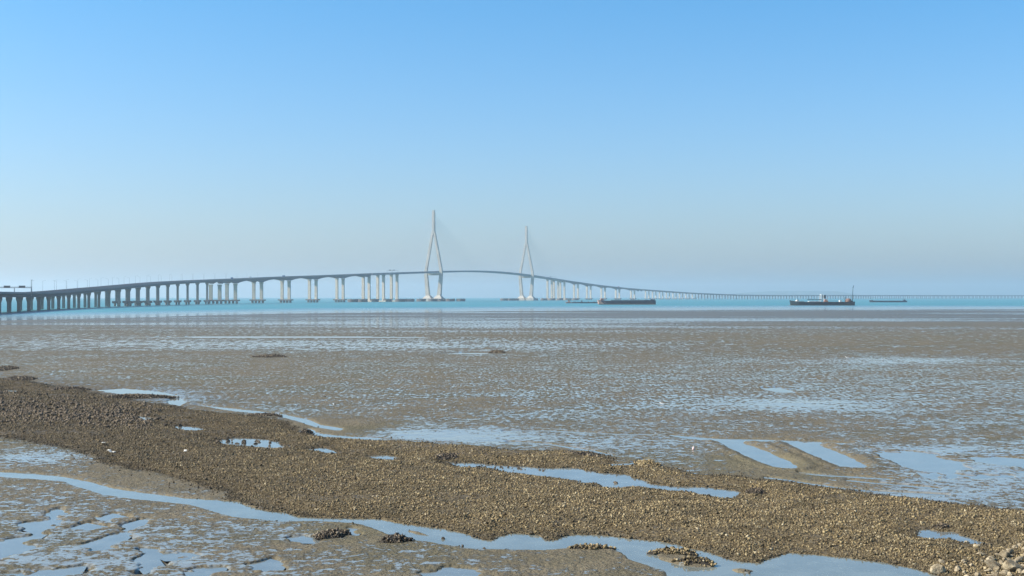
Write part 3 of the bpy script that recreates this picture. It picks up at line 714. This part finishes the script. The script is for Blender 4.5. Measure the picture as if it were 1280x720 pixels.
scrap(140, 570, .6, 'torn pale scrap on the near left edge of the shell bank', 3); scrap(130, 561.5, .5, 'small pale scrap lying above the torn one', 5); scrap(232, 569, .35, 'tiny pale scrap in the middle of the left bank', 8)

# ------------------------------------------------------------------ the bridge
PATH = [(-160, 668), (-80, 800), (5, 1010), (80, 1310), (140, 1570), (178, 1745), (230, 1995), (289, 2300), (322, 2470), (357, 2625), (391, 2765), (425, 2905), (458, 3042), (476, 3118), (493, 3194),
        (542, 3440), (600, 3782), (658, 4200), (687, 4446), (695, 4522), (703, 4597), (720, 4730), (736, 4860), (754, 4990), (772, 5120), (791, 5250), (806, 5340), (880, 5800), (950, 6300), (1050, 7000),
        (1150, 7800), (1280, 9100), (1420, 10800)]
fY = spline(*zip(*PATH))
TOP = [(-160, 365.2), (-80, 366.0), (5, 366.9), (40, 366.9), (60, 366.0), (100, 362.5), (140, 358.9), (200, 353.6), (262, 350.4), (300, 348.8), (340, 347), (400, 344.8), (455, 342.7), (500, 341.1), (542, 339.7),
       (570, 338.9), (600, 339.0), (640, 341.7), (658, 343.8), (690, 348.6), (720, 353), (750, 357), (790, 361), (830, 364), (860, 366), (890, 367.4), (930, 368.7), (970, 369.1), (1050, 369.1), (1150, 369.2),
       (1280, 369.3), (1420, 369.6)]
fZ = spline([p for p, _ in TOP], [CAM_H + (HORIZON - y) / F * fY(p) for p, y in TOP])
def cl(px):
    Y = fY(px); return Vector(((px - 640) / F * Y, Y, fZ(px)))
def frame(px):
    p = cl(px); d = cl(px + .5) - cl(px - .5); d.z = 0; d.normalize()
    return p, d, Vector((d.y, -d.x, 0))              # point on the roadway, along, to the right
def sweep(pxs, prof, off=0.0):
    """prof(i) -> list of (lateral, z) below the roadway; closed section swept along the line"""
    V = []; n = None
    for i, px in enumerate(pxs):
        p, d, r = frame(px); pr = prof(i); n = len(pr)
        V += [p + r * (x + off) + Vector((0, 0, zz)) for x, zz in pr]
    fs = []
    for i in range(len(pxs) - 1):
        for k in range(n): fs.append((i * n + k, i * n + (k + 1) % n, (i + 1) * n + (k + 1) % n, (i + 1) * n + k))
    fs += [tuple(range(n)), tuple((len(pxs) - 1) * n + k for k in range(n))]
    b = MB(); b.v = [tuple(v) for v in V]; b.f = fs; return b
def box_section(half, depth, bh):
    return [(-half, 0), (half, 0), (half, -.45), (bh + .7, -.95), (bh, -depth), (-bh, -depth), (-bh - .7, -.95), (-half, -.45)]
OFF = 7.7
def decks(root, a, b, supports, haunch, half=6.7):
    o0 = root.location; n = max(8, int((b - a) / 1.6)); pxs = list(np.linspace(a, b, n))
    sp = sorted(supports)
    def dep(px):
        if not haunch: return 3.0
        for s0, s1 in zip(sp, sp[1:]):
            if s0 <= px <= s1:
                t = (px - s0) / (s1 - s0); return 3.1 + 4.6 * (abs(t - .5) * 2) ** 2.3
        return 5.0
    for s in (-1, 1):
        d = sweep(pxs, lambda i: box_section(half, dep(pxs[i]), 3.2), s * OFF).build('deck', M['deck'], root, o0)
        for e in (-1, 1):
            x = e * (half - .18)
            sweep(pxs, lambda i: [(x - .14, .002), (x + .14, .002), (x + .11, 1.15), (x - .11, 1.15)], s * OFF).build('parapet', M['parapet'], d, o0)
def column(px, off, head, wl, wa, zb, mat, root, drop, name='pier'):
    p, d, r = frame(px); c = p + r * off; top = c.z - drop - .01; o0 = root.location
    poly = [(-wl / 2, zb), (wl / 2, zb), (wl / 2, top - 4.2), (head / 2, top - 1.3), (head / 2, top), (-head / 2, top), (-head / 2, top - 1.3), (-wl / 2, top - 4.2)]
    return MB().prism(poly, (c.x, c.y, 0), r, (0, 0, 1), d * wa).build(name, mat, root, o0)
def pile_cap(px, off, L, Wd, z1, z0, npx, npy, root, rad=.9):
    p, d, r = frame(px); c = p + r * off; o0 = root.location
    cap = MB().prism([(-L / 2 + .8, z0), (L / 2 - .8, z0), (L / 2, z0 + .8), (L / 2, z1), (-L / 2, z1), (-L / 2, z0 + .8)], (c.x, c.y, 0), r, (0, 0, 1), d * Wd).build('pile_cap', M['wet_concrete'], root, o0)
    for i in range(npx):
        for j in range(npy):
            q = c + r * ((i + .5) / npx - .5) * (L - 1.6) + d * ((j + .5) / npy - .5) * (Wd - 1)
            MB().tube((q.x, q.y, -2.2), (q.x, q.y, z0 + .3), rad, n=10).build('pile', M['wet_concrete'], cap, o0)

# low viaduct from the left edge, columns in pairs
px = -158.0; sup_low = []
while px < 262: sup_low.append(px); px += 13.0 if px < 140 else 12.45
root = empty('viaduct', cl(40) * 1.0); root.location.z = 0
tag(root, 'low grey twin deck viaduct entering at the left edge and climbing to the bridge', 'viaduct')
decks(root, -160, 268.5, sup_low, False)
for s in sup_low:
    for k in (-1, 1):
        low = s < 143
        column(s, k * OFF, 4.4 if low else 5.6, 2.7 if low else 2.9, 2.3, -2.2 if low else 6.6, M['shaded_concrete'], root, 3.0)
        if not low: pile_cap(s, k * OFF, 9.5, 8.5, 6.6, 3.6, 2, 2, root)
# haunched approach spans
def approach(name_label, a, b, supports, ends):
    root = empty('approach_bridge', cl((a + b) / 2)); root.location.z = 0; tag(root, name_label, 'bridge')
    decks(root, a, b, supports, True)
    for s in supports:
        if s in ends: continue
        for k in (-1, 1): column(s, k * OFF, 7.2, 5.6, 4.4, 6.9, M['concrete'], root, 7.6)
        pile_cap(s, 0, 29, 13, 6.9, 4.3, 4, 2, root, 1.25)
approach('left haunched bridge spans arching between tall pairs of pale piers', 268.7, 457.9, [269, 289, 322, 357, 391, 425, 457.5], [457.5])
approach('right haunched bridge spans stepping down from the far pylon', 703.3, 800.0, [703.5, 720, 736, 754, 772, 791, 800], [703.5, 800])

# cable stayed main bridge
root = empty('cable_stayed_bridge', cl(600)); root.location.z = 0; o0 = root.location
tag(root, 'cable stayed bridge with two tall inverted Y pylons across the strait', 'bridge')
pxs = list(np.linspace(458.1, 703.1, 160))
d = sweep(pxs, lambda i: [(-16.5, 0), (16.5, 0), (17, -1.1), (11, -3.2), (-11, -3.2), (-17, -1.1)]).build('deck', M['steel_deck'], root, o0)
for e in (-1, 1):
    x = e * 16.2; sweep(pxs, lambda i: [(x - .15, .002), (x + .15, .002), (x + .12, 1.3), (x - .12, 1.3)]).build('parapet', M['parapet'], d, o0)
for s in (457.7, 475.8, 492.7, 687, 695, 703):
    for k in (-1, 1): column(s, k * OFF, 7.6, 6.0, 5.0, 3.0, M['concrete'], root, 3.2)
    p, dd, r = frame(s); MB().prism([(-17, -2), (17, -2), (17, 3), (-17, 3)], (p.x, p.y, 0), r, (0, 0, 1), dd * 14).build('pile_cap', M['concrete'], root, o0)
for ip, px in enumerate((542, 658)):
    p, dd, r = frame(px); zd = p.z; b0 = Vector((p.x, p.y, 0)); Zu = Vector((0, 0, 1))
    P = lambda x, z: b0 + r * x + Zu * z
    pyl = MB().beam(P(0, 178), P(0, 243), 6.2, 5.6, 5.2, 6.4, up=dd)
    pyl = MB(); 
    def leg(s):
        m = MB(); pts = [(15.5, 6, 10.5, 10), (21.8, zd - 5, 8, 8), (21.4, zd + 6, 7.2, 7.6), (2.8, 184, 5.2, 6.6), (1.7, 190, 4.2, 6.4)]
        for (x0, z0, w0, h0), (x1, z1, w1, h1) in zip(pts, pts[1:]):
            m.beam(P(s * x0, z0), P(s * x1, z1), h0, w0, h1, w1, up=r)
        return m
    pyl.box(P(0, 184), 7.4, 7, 56, ax=r, taper=.9)
    pyl.box(P(0, 240), 5.2, 5.6, 4.5, ax=r, taper=1.12)
    pylon = pyl.build('pylon', M['pale_concrete'], root, o0)
    for s in (-1, 1):
        leg(s).build('leg', M['pale_concrete'], pylon, o0)
        MB().box(P(s * 15.5, 7.6), 24, 24, 8.5, ax=r, taper=.38).box(P(s * 15.5, -2), 27, 29, 9.6, ax=r).build('footing', M['pale_concrete'], pylon, o0)
    MB().prism([(-20, zd - 9.5), (20, zd - 9.5), (20.5, zd - 4), (-20.5, zd - 4)], b0, r, Zu, dd * 6).build('crossbeam', M['pale_concrete'], pylon, o0)
    dirx = [(-1, 1)[j] for j in range(2)]
    for side_ in dirx:
        for s in (-1, 1):
            for k in range(13):
                dist = 30 + k * (29.0 if side_ * (1 if ip == 0 else -1) > 0 else 24.5); zt = 196 + k * 3.3
                # walk along the line to find the anchor
                lo, hi = (px, px + 75) if side_ > 0 else (px - 75, px)
                for _ in range(22):
                    mid = (lo + hi) / 2; dm = (cl(mid) - p); dm.z = 0
                    if (dm.length < dist) == (side_ > 0): lo = mid
                    else: hi = mid
                q, d2, r2 = frame(mid); q = q + r2 * (s * 15.4)
                MB().tube(P(s * .8, zt) + dd * side_ * 2.4, q, .11, n=5).build('stay_cable', M['cable'], pylon, o0)

# right low viaduct running away to the far shore
root = empty('viaduct', cl(980)); root.location.z = 0; o0 = root.location
tag(root, 'long low viaduct fading into haze along the horizon at right', 'viaduct')
sup = [800.3]
while sup[-1] < 1300:
    a = cl(sup[-1]); lo, hi = sup[-1], sup[-1] + 12
    for _ in range(24):
        m_ = (lo + hi) / 2; lo, hi = (m_, hi) if (cl(m_) - a).length < 62 else (lo, m_)
    sup.append(lo)
decks(root, 800.2, 1330, sup, False)
for i, s in enumerate(sup[1:]):
    p, dd, r = frame(s); top = p.z - 3.02; capz = 6.2 if s < 872 else -2.2; m = MB()
    for k in (-1, 1):
        q = p + r * (k * OFF)
        m.prism([(-1.9, capz), (1.9, capz), (1.9, top - 3), (3.4, top - 1), (3.4, top), (-3.4, top), (-3.4, top - 1), (-1.9, top - 3)], (q.x, q.y, 0), r, (0, 0, 1), dd * 3.2)
    m.prism([(-OFF + 3.45, top - 1.4), (OFF - 3.45, top - 1.4), (OFF - 3.45, top - .1), (-OFF + 3.45, top - .1)], (p.x, p.y, 0), r, (0, 0, 1), dd * 2)
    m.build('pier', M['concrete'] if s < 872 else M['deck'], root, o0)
    if s < 872: pile_cap(s, 0, 25, 9, 6.2, 3.6, 4, 1, root)

# round sheet pile dolphins guarding the piers
def dolphin(first=[None]):
    if first[0] is None:
        g = empty('ship_dolphin', (0, 0, 0))
        MB().lathe((0, 0, -2.5), [(12.2, 0), (12.2, 7.6)], 40).build('pile_wall', M['steel_pile'], g)
        MB().lathe((0, 0, 5.11), [(12.6, 0), (12.6, 1.5), (12.2, 1.7), (1, 1.75)], 40).build('cap', M['wet_concrete'], g)
        for k in range(3):
            t = k * 2.1; MB().lathe((math.cos(t) * 9, math.sin(t) * 9, 6.86), [(.5, 0), (.4, .7), (.6, .9), (.5, 1.1)], 10).build('bollard', M['rust'], g)
        first[0] = g; return g
    return copy_tree(first[0])
DOL = [(441, 2960), (453, 3010), (467, 3070), (484, 3120), (500, 3160), (512, 3200), (526.5, 3300), (541, 3340), (551, 3380), (563, 3400), (576, 3440),
       (630, 4060), (638, 4090), (644, 4100), (668, 4230), (680, 4330), (690, 4400), (700, 4480), (710, 4560), (719, 4640)]
for i, (px, Y) in enumerate(DOL):
    g = dolphin(); g.location = ((px - 640) / F * Y, Y, 0); g.rotation_euler.z = i * .7
    if i < 6: l = f'dark round dolphin in the water before the near pylon, {ords[i]} from the left'
    elif i < 11: l = f'dark round dolphin at the foot of the near pylon, {ords[i - 6]} from the left'
    else: l = f'dark round dolphin around the far pylon, {ords[i - 11]} from the left'
    tag(g, l, 'dolphin', 'round dolphins guarding the bridge piers')

# street lamps on the viaduct
def lamp(first=[None]):
    if first[0] is None:
        g = empty('street_lamp', (0, 0, 0))
        MB().tube((0, 0, 0), (0, 0, 11), .13, .08, 8).build('pole', M['galvanised'], g)
        MB().tube((0, 0, 10.9), (-2.2, 0, 11.7), .06, .05, 6).build('arm', M['galvanised'], g)
        MB().box((-2.5, 0, 11.62), .9, .32, .16).build('lamp_head', M['galvanised'], g)
        first[0] = g; return g
    return copy_tree(first[0])
lx = list(np.arange(51, 318, 6.9))
num = ['one', 'two', 'three', 'four', 'five', 'six', 'seven', 'eight', 'nine', 'ten']
def nth(i):
    tens = ['', 'ten', 'twenty', 'thirty', 'forty', 'fifty']
    o = ['', 'first', 'second', 'third', 'fourth', 'fifth', 'sixth', 'seventh', 'eighth', 'ninth', 'tenth', 'eleventh', 'twelfth', 'thirteenth', 'fourteenth', 'fifteenth', 'sixteenth', 'seventeenth', 'eighteenth', 'nineteenth']
    if i < 20: return o[i]
    return {2: 'twentieth', 3: 'thirtieth', 4: 'fortieth'}[i // 10] if i % 10 == 0 else {2: 'twenty', 3: 'thirty', 4: 'forty'}[i // 10] + '-' + o[i % 10]
for i, px in enumerate(lx):
    p, dd, r = frame(px); s = 1 if i % 2 == 0 else -1; g = lamp(); q = p + r * (s * (OFF + 6.2)); g.location = q + Vector((0, 0, .002)); g.rotation_euler.z = math.atan2(r.y, r.x) + (0 if s > 0 else PI)
    tag(g, f'thin street lamp on the climbing viaduct, {nth(i + 1)} from its left end', 'street lamp', 'street lamps along the viaduct')
# sign gantries
def gantry(px, half, hgt, label, signs, mast=0):
    p, dd, r = frame(px); g = empty('sign_gantry', p + Vector((0, 0, .01)), math.atan2(r.y, r.x)); tag(g, label, 'sign gantry', 'sign gantries over the roadway')
    for x in (-half, 0, half): MB().tube((x, 0, 0), (x, 0, hgt + .6), .28, .22, 10).build('post', M['galvanised'], g)
    b = MB().beam((-half, 0, hgt), (half, 0, hgt), .45, .5)
    b.beam((-half, 0, hgt + 1.1), (half, 0, hgt + 1.1), .16, .16)
    for k in range(int(half)): b.beam((-half + 2 * k, 0, hgt + .2), (-half + 2 * k + 1, 0, hgt + 1.1), .12, .12); b.beam((-half + 2 * k + 1, 0, hgt + 1.1), (-half + 2 * k + 2, 0, hgt + .2), .12, .12)
    b.build('truss', M['galvanised'], g)
    for x, wd, hh in signs: MB().box((x, -.6, hgt - .2), wd, .18, hh).build('sign_panel', M['sign_back'], g)
    return g
def gantry_front():
    # stands where the photograph shows it, spanning both roadways and turned with them
    Y = 1045.0; x0, x1 = -24, 39.5; L = (x1 - x0) / F * Y; zroad = fZ(18); cx = ((x0 + x1) / 2 - 640) / F * Y
    g = empty('sign_gantry', (cx, Y, zroad), 0); tag(g, 'sign gantry with two dark panels over the road at the left edge', 'sign gantry', 'sign gantries over the roadway')
    H = (HORIZON - 359.6) / F * Y + CAM_H - zroad; X = lambda px: (px - 640) / F * Y - cx
    for px in (x0 + .5, 18, 39): MB().tube((X(px), 0, -1.5), (X(px), 0, H + .2), .34, .3, 10).build('post', M['galvanised'], g)
    b = MB().beam((X(x0), 0, H), (X(39.5), 0, H), .6, .55).beam((X(x0), 0, H + .9), (X(39.5), 0, H + .9), .12, .12)
    for k in range(20): q = X(x0) + k * L / 20; b.beam((q, 0, H + .2), (q + L / 40, 0, H + .9), .08, .08); b.beam((q + L / 40, 0, H + .9), (q + L / 20, 0, H + .2), .08, .08)
    b.build('truss', M['galvanised'], g)
    for a, c in ((5, 13), (23.8, 31.8)): MB().box(((X(a) + X(c)) / 2, -.55, H - .1), X(c) - X(a), .2, 1.75).build('sign_panel', M['sign_back'], g)
    m = empty('lamp_mast', ((39.6 - 640) / F * (Y + 3), Y + 3, zroad)); tag(m, 'tall dark lamp mast at the right end of the sign gantry', 'lamp mast')
    MB().tube((0, 0, -1.5), (0, 0, (HORIZON - 350) / F * Y + CAM_H - zroad), .34, .2, 10).build('pole', M['galvanised'], m)
    MB().box((0, 0, (HORIZON - 350) / F * Y + CAM_H - zroad - .2), 1.4, .5, .4).build('lamp_head', M['galvanised'], m)
    MB().box((0, 0, -1.5), 1.0, 1.0, 3.2).build('plinth', M['wet_concrete'], m)
gantry_front()
gantry(490.5, 15, 6.4, 'sign gantry on the main deck just before the near pylon', [(-6, 6, 2.2), (4, 6, 2.2)])
gantry(690, 15, 6.4, 'sign gantry on the main deck just past the far pylon', [(-5, 5, 2)])
# trucks
def truck(px, off, mat, label, L=12.0):
    p, dd, r = frame(px); g = empty('truck', p + r * off + Vector((0, 0, .01)), math.atan2(dd.y, dd.x)); tag(g, label, 'truck', 'trucks crossing the bridge')
    MB().box((-1.2, 0, 1.15), L - 3.2, 2.5, 2.75).build('cargo_box', M[mat], g, bevel=.05)
    MB().prism([(0, .6), (2.1, .6), (2.1, 1.7), (1.75, 2.9), (0, 2.9)], (L / 2 - 2.6, 0, 0), (1, 0, 0), (0, 0, 1), (0, 2.4, 0)).build('cab', M['truck_white'], g)
    MB().box((-.2, 0, .7), L - 1.4, 1.0, .4).build('chassis', M['rubber'], g)
    for x in (-L / 2 + 1.6, -L / 2 + 2.9, L / 2 - 1.9):
        for s in (-1, 1): MB().tube((x, s * .85, .52), (x, s * 1.22, .52), .52, n=14).build('wheel', M['rubber'], g)
truck(284, 9, 'truck_blue', 'blue truck on the bridge above the first tall pair of piers'); truck(307, 9, 'truck_white', 'white truck on the first arched span')
truck(349, 10, 'truck_blue', 'dark truck on the second arched span'); truck(631, 10, 'truck_white', 'white truck on the main span left of the far pylon'); truck(770.5, 10, 'truck_red', 'red truck descending the right haunched spans', 14)

# ------------------------------------------------------------------ vessels
def vessel(name, px0, px1, pyw, label, cat):
    Y = CAM_H * F / (pyw - HORIZON); m = Y / F; c = ((px0 + px1) / 2 - 640) * m
    g = empty(name, (c, Y, 0)); tag(g, label, cat); return g, m, (px1 - px0) * m
def hull(L, B, prof, keel, g, mat, name='hull', bow=-1, full=.9):
    """prof: sheer (t, z) along the length; the bow tapers at one end"""
    n = 30; V = []; fs = []; ts = np.linspace(0, 1, n); pz = np.interp(ts, [a for a, _ in prof], [b for _, b in prof])
    for t, z in zip(ts, pz):
        e = min(1, (t / .16 + .08)) ** .55 if t < .16 else 1; e = e if t < .95 else e * (.9 + .1 * (1 - t) / .05)
        x = (t - .5) * L * (1 if bow < 0 else -1); rake = (.035 * L * (1 - t / .12) if t < .12 else 0) * (1 if bow < 0 else -1)
        hb = B / 2 * e
        V += [(x, -hb, z), (x + rake * .5, -hb * full, .3), (x + rake, -hb * .6, keel), (x + rake, hb * .6, keel), (x + rake * .5, hb * full, .3), (x, hb, z)]
    for i in range(n - 1):
        for k in range(5): fs.append((i * 6 + k, i * 6 + k + 1, (i + 1) * 6 + k + 1, (i + 1) * 6 + k))
        fs.append((i * 6 + 5, i * 6, (i + 1) * 6, (i + 1) * 6 + 5))
    fs += [tuple(range(6)), tuple((n - 1) * 6 + k for k in range(6))]
    b = MB(); b.add(V, fs); return b.build(name, mat, g)

# large dark barge
g, m, L = vessel('cargo_barge', 747, 819, 380.7, 'large dark navy barge with salmon bow moored before the right spans', 'barge')
hull(L, 18, [(0, 6.8), (.12, 6.6), (.14, 5.9), (.8, 5.9), (.84, 6.5), (.96, 6.8), (1, 6.6)], -1.5, g, M['navy'])
MB().prism([(-L / 2 + .1, 7.05), (-L / 2 + 1.2, 1.1), (-L / 2 + 10, .8), (-L / 2 + 5.5, 4.2), (-L / 2 + 4, 7.05)], (0, 0, 0), (1, 0, 0), (0, 0, 1), (0, 18.4, 0)).build('bow_plate', M['salmon'], g)
MB().box((L * .02, 0, .02), L * .95, 17.6, 1.5).build('boot_stripe', M['rust'], g)
MB().box((L * .06, 0, 6.1), L * .66, 14, 1.1).build('hatch_coaming', M['deck_grey'], g)
hs = MB().box((-L / 2 + 6.5, 0, 6.6), 5, 9, 2.6).build('deckhouse', M['salmon'], g)
MB().box((-L / 2 + 6.5, -4.55, 8), 3.6, .12, .7).build('window', M['dark_glass'], hs)
MB().tube((-L / 2 + 5, 0, 9), (-L / 2 + 5, 0, 13.5), .25, .12, 8).build('mast', M['white_paint'], g)
MB().box((L * .45, 0, 6.6), 6, 12, 1.6).build('stern_house', M['navy'], g)
for x in (.2, .3, .38): MB().tube((L * x - 16, -6, 6.1), (L * x - 16, -6, 7.9), .3, n=8).build('bollard', M['rust'], g)
MB().tube((L * .42, 0, 8), (L * .42, 0, 11.4), .18, .1, 8).build('stern_mast', M['deck_grey'], g)
# flat barge and its tug
g, m, L = vessel('flat_barge', 715, 749, 379.0, 'low flat dark barge lying behind the large navy barge', 'barge')
hull(L, 13, [(0, 2.6), (.06, 2.2), (.93, 2.2), (1, 2.7)], -1, g, M['navy'], full=.96)
MB().box((-L * .14, 0, 2.2), 2.4, 2.6, 2.6).build('winch_house', M['deck_grey'], g)
MB().tube((-L * .14, 0, 4.6), (-L * .14, 0, 6.2), .3, .15, 8).build('mast', M['deck_grey'], g)
for x in (-.4, .1, .3): MB().box((L * x, 0, 2.2), 3, 6, .7).build('hatch', M['rust'], g)
g, m, L = vessel('tugboat', 707, 716.5, 379.0, 'small rusty pink tug at the left end of the flat barge', 'tugboat')
hull(L, 5, [(0, 2.8), (.3, 1.8), (.8, 1.5), (1, 1.8)], -1, g, M['rust'])
h = MB().box((-.6, 0, 1.6), 5, 3.4, 2.2).box((-1.2, 0, 3.8), 3, 2.8, 1.9).build('wheelhouse', M['salmon'], g)
MB().box((-1.2, -1.45, 4.4), 2.4, .08, .8).build('window', M['dark_glass'], h)
MB().tube((1.5, 0, 3.5), (1.5, 0, 5.8), .35, n=8).build('funnel', M['navy'], g); MB().tube((-.8, 0, 5.6), (-.8, 0, 8), .08, n=6).build('mast', M['white_paint'], g)
# dredger
g, m, L = vessel('dredger', 987, 1067, 381.8, 'dark dredging ship with pale central tower and tall thin boom at its stern', 'dredger')
hull(L, 16, [(0, 7.2), (.05, 6.2), (.12, 5.6), (.2, 5.0), (.96, 5.0), (1, 5.4)], -1.5, g, M['teal_hull'])
X = lambda px: (px - 1027) * m; Zp = lambda py: CAM_H + (HORIZON - py) * m
h = MB().box((X(996.5), 0, 5), 4.2, 8, 1.7).box((X(997), 0, 6.7), 3.0, 6, 1.2).build('forward_house', M['white_paint'], g)
MB().box((X(997), -3.05, 6.95), 2.4, .1, .6).build('window', M['dark_glass'], h)
MB().box((X(1002), 0, 4.6), 5, 10, 1.0).build('winch', M['rust'], g)
b = MB().tube((X(1008), -5, Zp(374.2)), (X(1026), -5, Zp(374.2)), .45, n=10)
for px in (1010, 1015, 1020, 1025): b.tube((X(px), -5, 4.3), (X(px), -5, Zp(374.2)), .14, n=6)
b.build('dredge_pipe', M['teal_hull'], g)
MB().box((X(1017), 1, 4.4), 14, 8, 1.6).build('hopper_coaming', M['white_paint'], g)
b = MB()
for px, q in ((1025, 1026), (1029.4, 1028.6)):
    for y in (-4, 4): b.beam((X(px), y, 4.3), (X(q), y * .7, Zp(368.3)), .8, .8)
b.beam((X(1025.5), 0, Zp(368.3)), (X(1029), 0, Zp(368.3)), 6.2, .6)
b.build('tower', M['white_paint'], g)
MB().box((X(1030.4), 0, Zp(373.2)), 3.2, 5, 5.0).build('machinery_house', M['teal_hull'], g)
MB().prism([(X(1028.5), 4.3), (X(1034.5), 4.3), (X(1034), 6.4), (X(1031.5), 8.6), (X(1030), 8.4)], (0, -4, 0), (1, 0, 0), (0, 0, 1), (0, 3, 0)).build('dredge_ladder', M['orange'], g)
MB().tube((X(1033.6), 0, 4.3), (X(1033.8), 0, Zp(370.3)), .3, .2, 8).build('exhaust', M['orange'], g)
b = MB().tube((X(1036), -6, Zp(375.4)), (X(1047), -6, Zp(375.4)), .12, n=6)
for k in range(7): b.tube((X(1036 + k * 1.8), -6, 4.3), (X(1036 + k * 1.8), -6, Zp(375.4)), .08, n=5)
b.build('railing', M['galvanised'], g)
MB().box((X(1050.5), 0, 4.4), 3.2, 5, 3.0).build('deckhouse', M['white_paint'], g)
MB().lathe((X(1060.5), 0, 4.4), [(4.2, 0), (4.2, 2.2), (3.8, 3.8), (2.6, 5.0), (1.2, 5.4)], 20).build('engine_house', M['rust'], g)
MB().tube((X(1056.2), 0, 4.3), (X(1056.2), 0, Zp(371.6)), .4, n=8).build('funnel', M['teal_hull'], g)
MB().box((X(1064), 0, 4.4), 2.6, 8, 2.2).build('stern_house', M['teal_hull'], g)
bm_ = MB().tube((X(1065.3), 0, 4.3), (X(1066.3), 0, Zp(359.6)), .42, .3, 8); bm_.tube((X(1066.2), 0, Zp(360)), (X(1067.2), 0, Zp(356.8)), .5, .3, 8)
bm_.tube((X(1065.3), 0, 4.3), (X(1067), 0, Zp(369)), .15, n=6); bm_.build('boom', M['teal_hull'], g)
MB().box((-L * .01, 0, .05), L * .97, 15.4, .35).build('boot_stripe', M['rust'], g)
# far right barge
g, m, L = vessel('cargo_barge', 1086.5, 1133, 377.8, 'long low dark barge alone on the far right water', 'barge')
hull(L, 13, [(0, 4.6), (.1, 3.6), (.16, 2.9), (.9, 2.9), (.94, 3.6), (1, 3.4)], -1, g, M['navy'])
MB().box((0, 0, 2.9), L * .7, 9, .6).build('hatch_coaming', M['deck_grey'], g)
h = MB().box((L * .44, 0, 3.2), 4.4, 7, 2.4).build('deckhouse', M['navy'], g)
MB().box((L * .44, -3.55, 4.6), 3.4, .1, .6).build('window', M['dark_glass'], h)
MB().tube((L * .44, 0, 5.4), (L * .47, 0, 9.5), .3, .16, 8).build('mast', M['deck_grey'], g)
MB().box((-L * .42, 0, 3.6), 3, 5, 1.2).build('bow_winch', M['deck_grey'], g)

# far low hills
def hill(pts, Y, depth, name, label):
    P = [((px - 640) / F * Y, (HORIZON - py) / F * Y + CAM_H) for px, py in pts]
    xs = np.linspace(P[0][0], P[-1][0], 90); zs = np.interp(xs, [a for a, _ in P], [b for _, b in P]); V = []; k = 15
    for j in range(k):
        t = j / (k - 1) * 2 - 1
        for x, z in zip(xs, zs):
            V.append((x, Y + t * depth / 2, -2 + (z + 2) * (1 - t * t) * (1 + .1 * float(fbm(np.array([x]), np.array([t * depth]), .004, 4, 5)[0]))))
    n = len(xs); fc = [(j * n + i, j * n + i + 1, (j + 1) * n + i + 1, (j + 1) * n + i) for j in range(k - 1) for i in range(n - 1)]
    tag(link(name, np_mesh(name, V, fc, M['hill'], True)), label, 'hills', kind='structure')
M['hill'] = weathered('wooded_hill', (.05, .065, .035), .3, .01, .9, .1, streak=False)
hill([(868, 372), (885, 368.2), (905, 367.4), (930, 366), (955, 364.6), (985, 364), (1020, 363.8), (1045, 364.4), (1058, 366.4), (1075, 369.5), (1090, 372)], 19500, 1500, 'hills', 'faint blue hills on the horizon behind the right viaduct')
